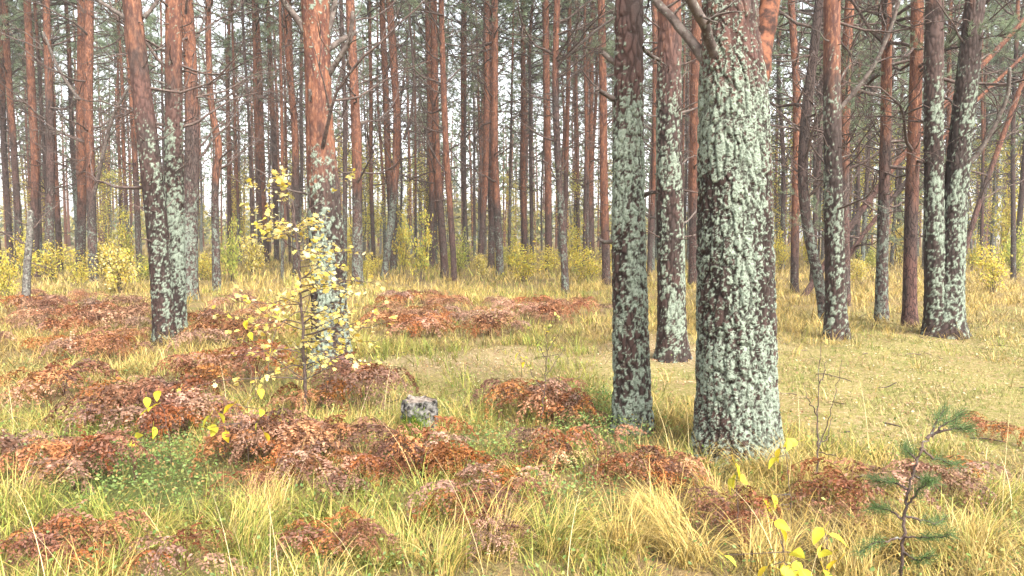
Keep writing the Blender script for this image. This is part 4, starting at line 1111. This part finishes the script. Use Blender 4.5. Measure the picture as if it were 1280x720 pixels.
def leaf_mesh(pal, seed, outline=OV, size=0.07, k=1):
    rng = np.random.default_rng(seed); m = M()
    # finer leaf: outline rings with a crease and waviness
    nl = 7; V = []; Q = []
    for a in range(nl + 1):
        u = a / nl; w_ = 0.36 * math.sin(PI * u ** 0.75) ** 0.8 * (1 - 0.25 * u) if 0 < a < nl else 0.006
        for b in (-1, -0.5, 0, 0.5, 1):
            V.append((u * size, b * w_ * size, size * (0.16 * abs(b) * w_ * 2 - 0.22 * u * u + 0.02 * math.sin(9 * u + b * 3) * abs(b))))
    for a in range(nl):
        for b in range(4): Q.append((a * 5 + b, a * 5 + b + 1, a * 5 + 5 + b + 1, a * 5 + 5 + b))
    c = leaf_cols(1, rng, pal, 0.12)[0]
    vc = np.repeat(c[None], len(V), 0) * rng.uniform(0.9, 1.1, (len(V), 1))
    m.add(V, Q, None, vc)
    tube(m, np.array([(-0.03, 0, 0.004), (-0.015, 0, 0.001), (0, 0, 0)]), 0.001, 4, c * 0.8)
    return m.mesh('leaf', MAT['leaf'], True)
LEAF_Y = [leaf_mesh(LEMON, 900 + i) for i in range(5)]
LEAF_G = [leaf_mesh(YGRN, 920 + i) for i in range(3)]
def seedling(base, stem, leafs, label, size=1.0, pool=None, name='aspen_seedling', cat='seedling', stem_r=0.003):
    """base pixel on the ground, stem pixels upward, leaves as pixel spots"""
    g = at(*base); d = g.y; rng = np.random.default_rng(int(base[0] * 7 + base[1]))
    r = thing(name, label, cat, g); W = lambda a, b, dy=0: np.array([*(at_depth(a, b, d + dy) - g)])
    pts = np.array([[0, 0, -0.02]] + [W(*p) for p in stem]); s = np.linspace(0, len(pts) - 1, len(pts) * 5)
    P = np.stack([np.interp(s, range(len(pts)), pts[:, k]) for k in range(3)], 1); P[2:-1] += rng.normal(size=(len(P) - 3, 3)) * 0.003
    m = M(); tube(m, P, np.linspace(stem_r, 0.0013, len(P)), 5)
    made = []
    for (a, b) in leafs:
        q = W(a, b, rng.uniform(-0.06, 0.06)); i = int(np.argmin(np.linalg.norm(P - q, axis=1)))
        tube(m, np.linspace(P[i], q, 4), np.linspace(0.0022, 0.0014, 4), 4); made.append(q)
    obj('stem', m.mesh('stem', MAT['twig'], True), r)
    for q in made:
        o = obj('leaf', rnd.choice(pool or LEAF_Y), r, q); sz = 1.25 * size * rnd.uniform(0.75, 1.15); o.scale = (sz,) * 3
        o.rotation_euler = (rnd.uniform(-0.9, 0.9), rnd.uniform(0.1, 1.3), rnd.choice((0.3, 2.8, -0.6, -2.4, -1.5)) + rnd.uniform(-.5, .5))
seedling((215, 580), [(212, 545), (205, 515), (195, 495)], [(183, 496), (196, 506), (192, 533), (163, 553), (176, 542), (158, 578), (170, 572), (198, 488), (186, 512)], 'seedling with yellow leaves over the brown ferns above the bilberries', 0.95)
seedling((312, 590), [(308, 550), (300, 520), (322, 488)], [(262, 520), (268, 530), (282, 538), (317, 550), (292, 505), (327, 512), (325, 486), (258, 535), (330, 540), (322, 528), (273, 516)], 'many-leaved yellow seedling in front of the sapling stem', 0.95)
seedling((925, 690), [(922, 650), (921, 610), (920, 580)], [(918, 578), (922, 590), (917, 598), (925, 600)], 'seedling with one bunch of lemon leaves before the stout pine', 1.06)
seedling((990, 660), [(988, 620), (984, 585), (982, 560)], [(975, 560), (985, 548), (997, 552), (972, 572), (965, 618), (955, 638), (972, 632), (955, 624)], 'tall thin seedling with yellow leaves at the right side of the stout pine', 0.94)
seedling((1035, 735), [(1034, 700), (1033, 672)], [(1030, 660), (1036, 668), (1028, 680), (1040, 690), (1048, 700), (1030, 712)], 'yellow-leaved seedling at the lower border left of the pine seedling', 0.94)
seedling((985, 740), [(984, 715), (980, 690)], [(968, 652), (975, 660), (990, 690), (960, 708), (985, 705), (1000, 712), (905, 694), (985, 716), (995, 700), (975, 712)], 'low bunch of pale yellow leaves at the bottom border', 0.94)
seedling((742, 660), [(740, 645), (738, 635)], [(725, 635), (735, 633), (745, 634), (752, 638), (738, 640)], 'little seedling with yellow-green leaves in the front grass', 0.6, LEAF_G)
seedling((653, 480), [(652, 462), (650, 445)], [(649, 440), (651, 447), (655, 452)], 'tiny yellow seedling standing on the bare path', 0.9)
seedling((320, 445), [(318, 425), (314, 405)], [(308, 400), (312, 415), (322, 432), (318, 398), (310, 420)], 'small yellow seedling left of the sapling foliage', 1.2)

def bare_sapling(base, pts, side, label, leafs=0, rad=0.006):
    g = at(*base); d = g.y; rng = np.random.default_rng(base[0])
    r = thing('bare_sapling', label, 'sapling', g); W = lambda a, b, dy=0: np.array([*(at_depth(a, b, d + dy) - g)])
    p = np.array([[0, 0, -0.02]] + [W(*q) for q in pts]); s = np.linspace(0, len(p) - 1, len(p) * 6)
    P = np.stack([np.interp(s, range(len(p)), p[:, k]) for k in range(3)], 1); P[2:] += rng.normal(size=(len(P) - 2, 3)) * 0.004
    m = M(); tube(m, P, np.linspace(rad, 0.0015, len(P)), 6); obj('stem', m.mesh('stem', MAT['twig'], True), r)
    mf = M(); T = []
    for sp in side:
        q = np.array([W(*x, rng.uniform(-.05, .05)) for x in sp]); s = np.linspace(0, len(q) - 1, len(q) * 5)
        Q = np.stack([np.interp(s, range(len(q)), q[:, k]) for k in range(3)], 1); Q[1:] += rng.normal(size=(len(Q) - 1, 3)) * 0.004
        m = M(); tube(m, Q, np.linspace(rad * 0.6, 0.0012, len(Q)), 5); obj('twig', m.mesh('twig', MAT['twig'], True), r); T += list(Q[3:])
    if leafs:
        T = np.array(T + list(P[8:])); idx = rng.integers(0, len(T), leafs)
        leaves(mf, T[idx] + rng.normal(size=(leafs, 3)) * 0.012, dirs(leafs, rng), 0.032 * rng.uniform(0.6, 1.3, leafs), leaf_cols(leafs, rng, YGRN + YEL), rng, OV)
        obj('foliage', mf.mesh('foliage', MAT['leaf']), r)
bare_sapling((1023, 610), [(1022, 570), (1022, 530), (1023, 480), (1025, 432)], [[(1023, 560), (1034, 530), (1043, 500), (1052, 450)], [(1024, 565), (1045, 570), (1062, 590)], [(1022, 520), (1010, 500), (1004, 480)], [(1024, 480), (1030, 465), (1033, 450)], [(1023, 555), (1036, 545), (1040, 520)]],
             'thin bare dark sapling right of the stout pine on the turf edge')
bare_sapling((676, 540), [(678, 510), (682, 470), (684, 440), (682, 405)], [[(682, 470), (700, 445), (712, 425)], [(680, 490), (664, 465), (655, 450)], [(684, 440), (694, 425), (704, 405)], [(683, 450), (672, 430), (665, 412)], [(682, 420), (690, 408), (695, 395)]],
             'thin sapling with a few small green leaves left of the straight pine', 60)

def pine_seedling():
    rng = np.random.default_rng(33); g = at(1127, 735); d = g.y
    r = thing('pine_seedling', 'small crooked pine seedling with sparse green needles in the right foreground', 'pine seedling', g)
    W = lambda a, b, dy=0: np.array([*(at_depth(a, b, d + dy) - g)])
    def smooth(p, k=6):
        p = np.array(p); s = np.linspace(0, len(p) - 1, len(p) * k); return np.stack([np.interp(s, range(len(p)), p[:, q]) for q in range(3)], 1)
    st = smooth([W(1126, 740), W(1126, 700), W(1129, 670), W(1132, 640), W(1135, 615), W(1142, 590), W(1150, 565), W(1157, 550), W(1172, 540), W(1180, 536)])
    st[2:] += rng.normal(size=(len(st) - 2, 3)) * 0.004
    m = M(); tube(m, st, np.interp(np.arange(len(st)), [0, len(st) * .45, len(st)], [0.0075, 0.0055, 0.003]), 7, mi=0)
    obj('stem', m.mesh('stem', MAT['twig'], True), r)
    brs = [([(1150, 562), (1165, 572), (1185, 578), (1200, 580)], .1), ([(1133, 632), (1145, 620), (1158, 604), (1164, 598)], -.1), ([(1130, 650), (1115, 640), (1100, 634), (1088, 636)], .1),
           ([(1128, 672), (1145, 672), (1165, 672), (1190, 668)], -.12), ([(1128, 672), (1110, 676), (1090, 680), (1074, 690)], -.05), ([(1135, 612), (1122, 605), (1105, 602), (1092, 600)], .15),
           ([(1140, 592), (1152, 600), (1170, 604)], .18), ([(1131, 645), (1150, 650), (1170, 655), (1180, 650)], .2), ([(1127, 690), (1145, 700), (1165, 695)], -.15), ([(1146, 575), (1138, 566), (1130, 560)], .1),
           ([(1165, 545), (1185, 528), (1205, 518)], .05), ([(1170, 541), (1195, 536), (1215, 534)], -.06), ([(1160, 548), (1172, 526), (1180, 512)], .1)]
    for b, dy in brs:
        Q = smooth([W(*q, dy * i / (len(b) - 1)) for i, q in enumerate(b)], 4); Q[1:] += rng.normal(size=(len(Q) - 1, 3)) * 0.003
        mb = M(); tube(mb, Q, np.linspace(0.0055, 0.0018, len(Q)), 5, mi=0)
        ax = np.gradient(Q, axis=0); ax /= np.linalg.norm(ax, axis=1, keepdims=True)
        k0 = len(Q) // 3
        needles(mb, np.repeat(Q[k0:], 3, 0), 9, 0.055, 0.0019, rng, np.repeat(ax[k0:], 3, 0), cols=(0.55, 0.72, 0.42), mi=1, spread=0.85)
        obj('needle_branch', mb.mesh('needle_branch', [MAT['twig'], MAT['needle']]), r)
pine_seedling()

# ------------------------------------------------------------------ ground cover: grass, bilberry, litter
STRAWB = [(0.66, 0.51, 0.22), (0.72, 0.58, 0.31), (0.58, 0.42, 0.15), (0.52, 0.42, 0.16), (0.67, 0.48, 0.19), (0.48, 0.42, 0.14)]
STRAW = [(0.62 * c[0], 0.575 * c[1], 0.42 * c[2]) for c in STRAWB]
GREENG = [(0.18, 0.205, 0.033), (0.245, 0.24, 0.042), (0.125, 0.16, 0.023), (0.31, 0.275, 0.06)]
def scatter(n, y0, y1, rng, margin=0.72):
    y = np.sqrt(rng.uniform(y0 ** 2, y1 ** 2, n)); x = rng.uniform(-margin, margin, n) * (y + 0.5)
    return x, y
def px_density(x, y):
    """long grass weight, green weight per ground point"""
    px, py = proj(x, y, gh(x, y))
    turf, path, green = zones(x, y)
    fn = np.zeros(len(x))
    for a, b, r_ in FERNS:
        i = np.nonzero((np.abs(x - a) < 2 * r_) & (np.abs(y - b) < 2 * r_))[0]
        fn[i] = np.maximum(fn[i], np.exp(-((x[i] - a) ** 2 + (y[i] - b) ** 2) / r_ ** 2 * 0.9))
    for a, b, q in ((922, 592, 0.13), (790, 560, 0.06), (1130, 700, 0.05)):
        e = at(a, b); fn = np.maximum(fn, np.exp(-((x - e.x) ** 2 + (y - e.y) ** 2) / q))
    st = at(525, 548); fn = np.maximum(fn, np.exp(-((x - st.x) ** 2 / 0.05 + (y - st.y + 0.25) ** 2 / 0.16)))
    long_ = 1 - 0.97 * np.clip(turf, 0, 1); long_ = long_ * (1 - 0.95 * path) * (1 - 0.92 * green) * (1 - 0.82 * fn)
    gw = 0.17 + 0.60 * blob(px, py, 560, 480, 260, 70) + 0.45 * blob(px, py, 120, 640, 330, 140) + 0.35 * blob(px, py, 520, 690, 260, 80)
    gw = gw - 0.3 * blob(px, py, 1150, 370, 300, 60) - 0.15 * blob(px, py, 180, 470, 200, 50)
    return long_, np.clip(gw + (fbm(x * 0.8, y * 0.8, 0, 61, 2) - 0.5) * 0.9, 0, 1), turf, path, green

def grass_layer(m, n_tuft, k, y0, y1, L0, W0, S, rng, r=0.07):
    x, y = scatter(n_tuft, y0, y1, rng)
    lo, gw, turf, path, green = px_density(x, y)
    clump = sst(0.30, 0.62, fbm(x * 1.3, y * 1.3, 0, 71, 2))
    keep = rng.random(n_tuft) < lo * (0.35 + 0.65 * clump); x, y, gw, clump = x[keep], y[keep], gw[keep], clump[keep]
    nt = len(x); lean = rng.uniform(0, 2 * PI, nt)
    tl = L0 * (0.55 + 0.6 * clump) * rng.uniform(0.7, 1.3, nt)
    isg = (rng.random(nt) < gw)
    tb = rng.uniform(0.75, 1.2, nt)
    N_ = nt * k; I = np.repeat(np.arange(nt), k)
    ha = rng.uniform(0, 2 * PI, N_); rr = r * np.sqrt(rng.random(N_))
    bx = x[I] + np.cos(ha) * rr; by = y[I] + np.sin(ha) * rr
    head = ha + rng.normal(0, 0.7, N_); pull = rng.random(N_) < 0.4; head = np.where(pull, lean[I] + rng.normal(0, 0.5, N_), head)
    L = tl[I] * rng.uniform(0.45, 1.2, N_)
    col = np.where(isg[I][:, None], leaf_cols(N_, rng, GREENG), leaf_cols(N_, rng, STRAW)) * tb[I][:, None] * np.where(rng.random(N_) < 0.28, rng.uniform(0.3, 0.6, N_), 1.0)[:, None]
    base = np.stack([bx, by, gh(bx, by) - 0.01], -1)
    blades(m, base, head, L, W0 * rng.uniform(0.6, 1.4, N_), rng.uniform(0.02, 0.55, N_), rng.uniform(0.3, 2.7, N_), col, S, rng.uniform(-0.8, 0.8, N_))

rng = np.random.default_rng(50); m = M()
grass_layer(m, 5200, 20, 2.6, 6.5, 0.21, 0.0042, 5, rng, 0.06)
grass_layer(m, 5500, 15, 6.5, 12, 0.25, 0.006, 4, rng, 0.09)
grass_layer(m, 6000, 10, 12, 22, 0.28, 0.010, 3, rng, 0.14)
grass_layer(m, 5500, 7, 22, 42, 0.40, 0.02, 2, rng, 0.25)
grass_layer(m, 4000, 6, 42, 85, 0.45, 0.04, 2, rng, 0.4)
# thatch: flattened dry blades under the standing grass
x, y = scatter(60000, 2.6, 14, rng); lo, gw, turf, path, green = px_density(x, y); kp = rng.random(len(x)) < lo * 0.9; x, y = x[kp], y[kp]; n = len(x)
blades(m, np.stack([x, y, gh(x, y) + 0.01], -1), rng.uniform(0, 2 * PI, n), rng.uniform(0.10, 0.26, n), rng.uniform(0.003, 0.006, n) * (1 + y / 12), rng.uniform(0.7, 1.4, n), rng.uniform(0.1, 0.5, n), leaf_cols(n, rng, STRAW + [(0.24, 0.15, 0.065), (0.20, 0.19, 0.06)]) * 0.5, 3)
# short turf
x, y = scatter(260000, 4.0, 16, rng); lo, gw, turf, path, green = px_density(x, y); kp = rng.random(len(x)) < (turf * (1 - 0.8 * path)) * 1.0 * sst(0.2, 0.55, fbm(x * 1.8, y * 1.8, 0, 77, 3)); x, y = x[kp], y[kp]; n = len(x)
blades(m, np.stack([x, y, gh(x, y) - 0.003], -1), rng.uniform(0, 2 * PI, n), rng.uniform(0.02, 0.09, n) * sst(0.1, 0.8, fbm(x * 1.1, y * 1.1, 0, 79, 2)), rng.uniform(0.003, 0.005, n) * (1 + y / 14), rng.uniform(0.3, 1.2, n), rng.uniform(0.2, 0.9, n), leaf_cols(n, rng, [(0.20, 0.185, 0.045), (0.26, 0.21, 0.075), (0.145, 0.16, 0.035), (0.31, 0.24, 0.095), (0.115, 0.145, 0.03)]), 2)
x, y = scatter(120000, 4.0, 17, rng); lo, gw, turf, path, green = px_density(x, y); kp = rng.random(len(x)) < np.clip(turf + path, 0, 1) * 0.8 * sst(0.3, 0.6, fbm(x * 1.5, y * 1.5, 0, 78, 3)); x, y = x[kp], y[kp]; n = len(x)
blades(m, np.stack([x, y, gh(x, y) + 0.006], -1), rng.uniform(0, 2 * PI, n), rng.uniform(0.04, 0.09, n), rng.uniform(0.003, 0.0045, n) * (1 + y / 14), rng.uniform(1.2, 1.5, n), rng.uniform(0, 0.25, n), leaf_cols(n, rng, [(0.17, 0.095, 0.05), (0.24, 0.15, 0.08), (0.12, 0.07, 0.04), (0.30, 0.21, 0.11)]), 1)
# big arching tussocks near the front
def tussock(px, py, n, L, pal, rng, lean=None):
    g = at(px, py); L = L * 0.74; n = int(n * 0.8); a = rng.uniform(0, 2 * PI, n); rr = 0.11 * np.sqrt(rng.random(n))
    bx = g.x + np.cos(a) * rr; by = g.y + np.sin(a) * rr
    hd = a + rng.normal(0, 0.5, n)
    if lean is not None: hd = np.where(rng.random(n) < 0.6, lean + rng.normal(0, 0.5, n), hd)
    blades(m, np.stack([bx, by, gh(bx, by) - 0.01], -1), hd, L * rng.uniform(0.5, 1.15, n), rng.uniform(0.0026, 0.0052, n), rng.uniform(0.05, 0.5, n), rng.uniform(0.7, 2.6, n), leaf_cols(n, rng, pal) * np.where(rng.random(n) < 0.25, rng.uniform(0.3, 0.6, n), 1.0)[:, None], 7, rng.uniform(-0.6, 0.6, n))
for (a, b, n, L, lean, pal) in [(990, 600, 420, 0.45, 3.3, STRAW), (1035, 618, 380, 0.42, -0.2, STRAW), (940, 600, 320, 0.45, 3.4, STRAW), (900, 640, 300, 0.45, 3.0, STRAW), (830, 660, 300, 0.5, 2.4, STRAW), (780, 690, 320, 0.5, 0.6, STRAW), (860, 700, 320, 0.48, 2.7, STRAW),
                          (700, 690, 320, 0.5, 0.4, STRAW + GREENG), (560, 710, 300, 0.45, 0.8, GREENG + STRAW), (330, 650, 300, 0.42, 1.6, STRAW), (300, 690, 340, 0.45, 1.2, STRAW + GREENG), (440, 690, 300, 0.42, 0.8, GREENG + STRAW), (500, 700, 300, 0.42, 2.0, GREENG + STRAW), (1210, 690, 340, 0.4, 0.4, STRAW),
                          (1240, 640, 300, 0.36, 0.3, STRAW + GREENG), (1160, 700, 300, 0.4, 2.6, STRAW), (1100, 690, 260, 0.4, 2.9, STRAW), (20, 640, 260, 0.4, 0.2, STRAW + GREENG), (60, 540, 260, 0.45, 0.4, STRAW), (30, 500, 260, 0.45, 0.3, STRAW), (90, 470, 240, 0.45, 0.3, STRAW), (150, 470, 240, 0.42, 0.5, STRAW), (620, 690, 260, 0.5, 1.0, STRAW),
                          (650, 620, 240, 0.4, 3.3, GREENG + STRAW), (540, 640, 240, 0.38, 0.5, GREENG + STRAW), (1060, 720, 280, 0.4, 1.2, STRAW), (960, 710, 300, 0.42, 1.0, STRAW), (180, 690, 260, 0.36, 0.4, GREENG + STRAW), (120, 660, 200, 0.34, 2.8, GREENG)]:
    tussock(a, b, n, L, pal, rng, lean)
# a few long pale bents
n = 260; x, y = scatter(n, 2.9, 7, rng); kp = px_density(x, y)[0] > 0.6; x, y = x[kp], y[kp]; n = len(x)
blades(m, np.stack([x, y, gh(x, y)], -1), rng.uniform(0, 2 * PI, n), rng.uniform(0.45, 0.75, n), np.full(n, 0.0028), rng.uniform(0.05, 0.4, n), rng.uniform(0.4, 1.5, n), leaf_cols(n, rng, [(0.58, 0.47, 0.26), (0.52, 0.40, 0.19)]), 8)
tag(obj('grass', m.mesh('grass', MAT['grass'])), 'dry straw-yellow and green grass covering the forest floor', 'grass', kind='stuff')

m = M(); x, y = scatter(170000, 2.7, 9, rng); tu, pa, gr = zones(x, y); lo = px_density(x, y)[0]
st = at(525, 552); kp = (rng.random(len(x)) < np.clip(gr * 1.0 + (0.10 + 0.16 * blob(*proj(x, y, 0 * x), 420, 640, 480, 130)) * lo, 0, 1)) & (np.hypot(x - st.x, y - st.y + 0.1) > 0.32); x, y = x[kp], y[kp]; n = len(x)
hz = gh(x, y) + 0.02 + 0.17 * rng.random(n) ** 0.7 * (0.4 + 0.9 * fbm(x * 3, y * 3, 0, 91, 2))
leaves(m, np.stack([x, y, hz], -1), dirs(n, rng, 0.2) * np.array([1, 1, 0.6]), 0.020 * rng.uniform(0.6, 1.3, n), leaf_cols(n, rng, [(0.125, 0.185, 0.045), (0.18, 0.245, 0.065), (0.085, 0.14, 0.035), (0.26, 0.285, 0.08), (0.28, 0.18, 0.065), (0.15, 0.21, 0.07)], 0.3), rng, OV, 0.2, 0.6)
kk = rng.random(n) < 0.25; xb, yb = x[kk], y[kk]; nb = len(xb)
blades(m, np.stack([xb, yb, gh(xb, yb)], -1), rng.uniform(0, 2 * PI, nb), rng.uniform(0.08, 0.2, nb), np.full(nb, 0.002), rng.uniform(0, 0.4, nb), rng.uniform(0, 0.4, nb), leaf_cols(nb, rng, [(0.14, 0.12, 0.05), (0.12, 0.15, 0.05)]), 3)
tag(obj('bilberry_cover', m.mesh('bilberry_cover', MAT['leaf'])), 'low green bilberry carpet between the dead ferns', 'ground cover', kind='stuff')

m = M(); x, y = scatter(110000, 3.5, 18, rng); lo, gw, turf, path, green = px_density(x, y)
kp = rng.random(len(x)) < np.clip(0.55 * turf + 0.9 * path, 0, 0.9) * sst(0.3, 0.6, fbm(x * 2.5, y * 2.5, 0, 95, 2)); x, y = x[kp], y[kp]; n = len(x)
leaves(m, np.stack([x, y, gh(x, y) + 0.012 + 0.012 * rng.random(n)], -1), dirs(n, rng) * np.array([1, 1, 0.25]), 0.022 * rng.uniform(0.5, 1.6, n), leaf_cols(n, rng, [(0.42, 0.28, 0.16), (0.55, 0.44, 0.28), (0.30, 0.17, 0.09), (0.42, 0.34, 0.22), (0.40, 0.28, 0.09), (0.36, 0.20, 0.12)]), rng, OVAL, 0.3, 0.35)
for k in range(170):
    tx, ty = rng.uniform(-6, 9), rng.uniform(4.5, 15)
    q0 = np.array([tx, ty, float(gh(tx, ty)) + 0.015]); a_ = rng.uniform(0, 6.3)
    tube(m, wander(q0, (math.cos(a_), math.sin(a_), 0.03), rng.uniform(0.08, 0.4), 5, rng, 0.35, 0), rng.uniform(0.003, 0.006), 4, np.array([0.10, 0.07, 0.055]) * rng.uniform(0.5, 1.6))
tag(obj('leaf_litter', m.mesh('leaf_litter', MAT['leaf'])), 'scattered fallen leaves and twigs on the mossy turf and path', 'leaf litter', kind='stuff')
print('objects', len(bpy.data.objects))
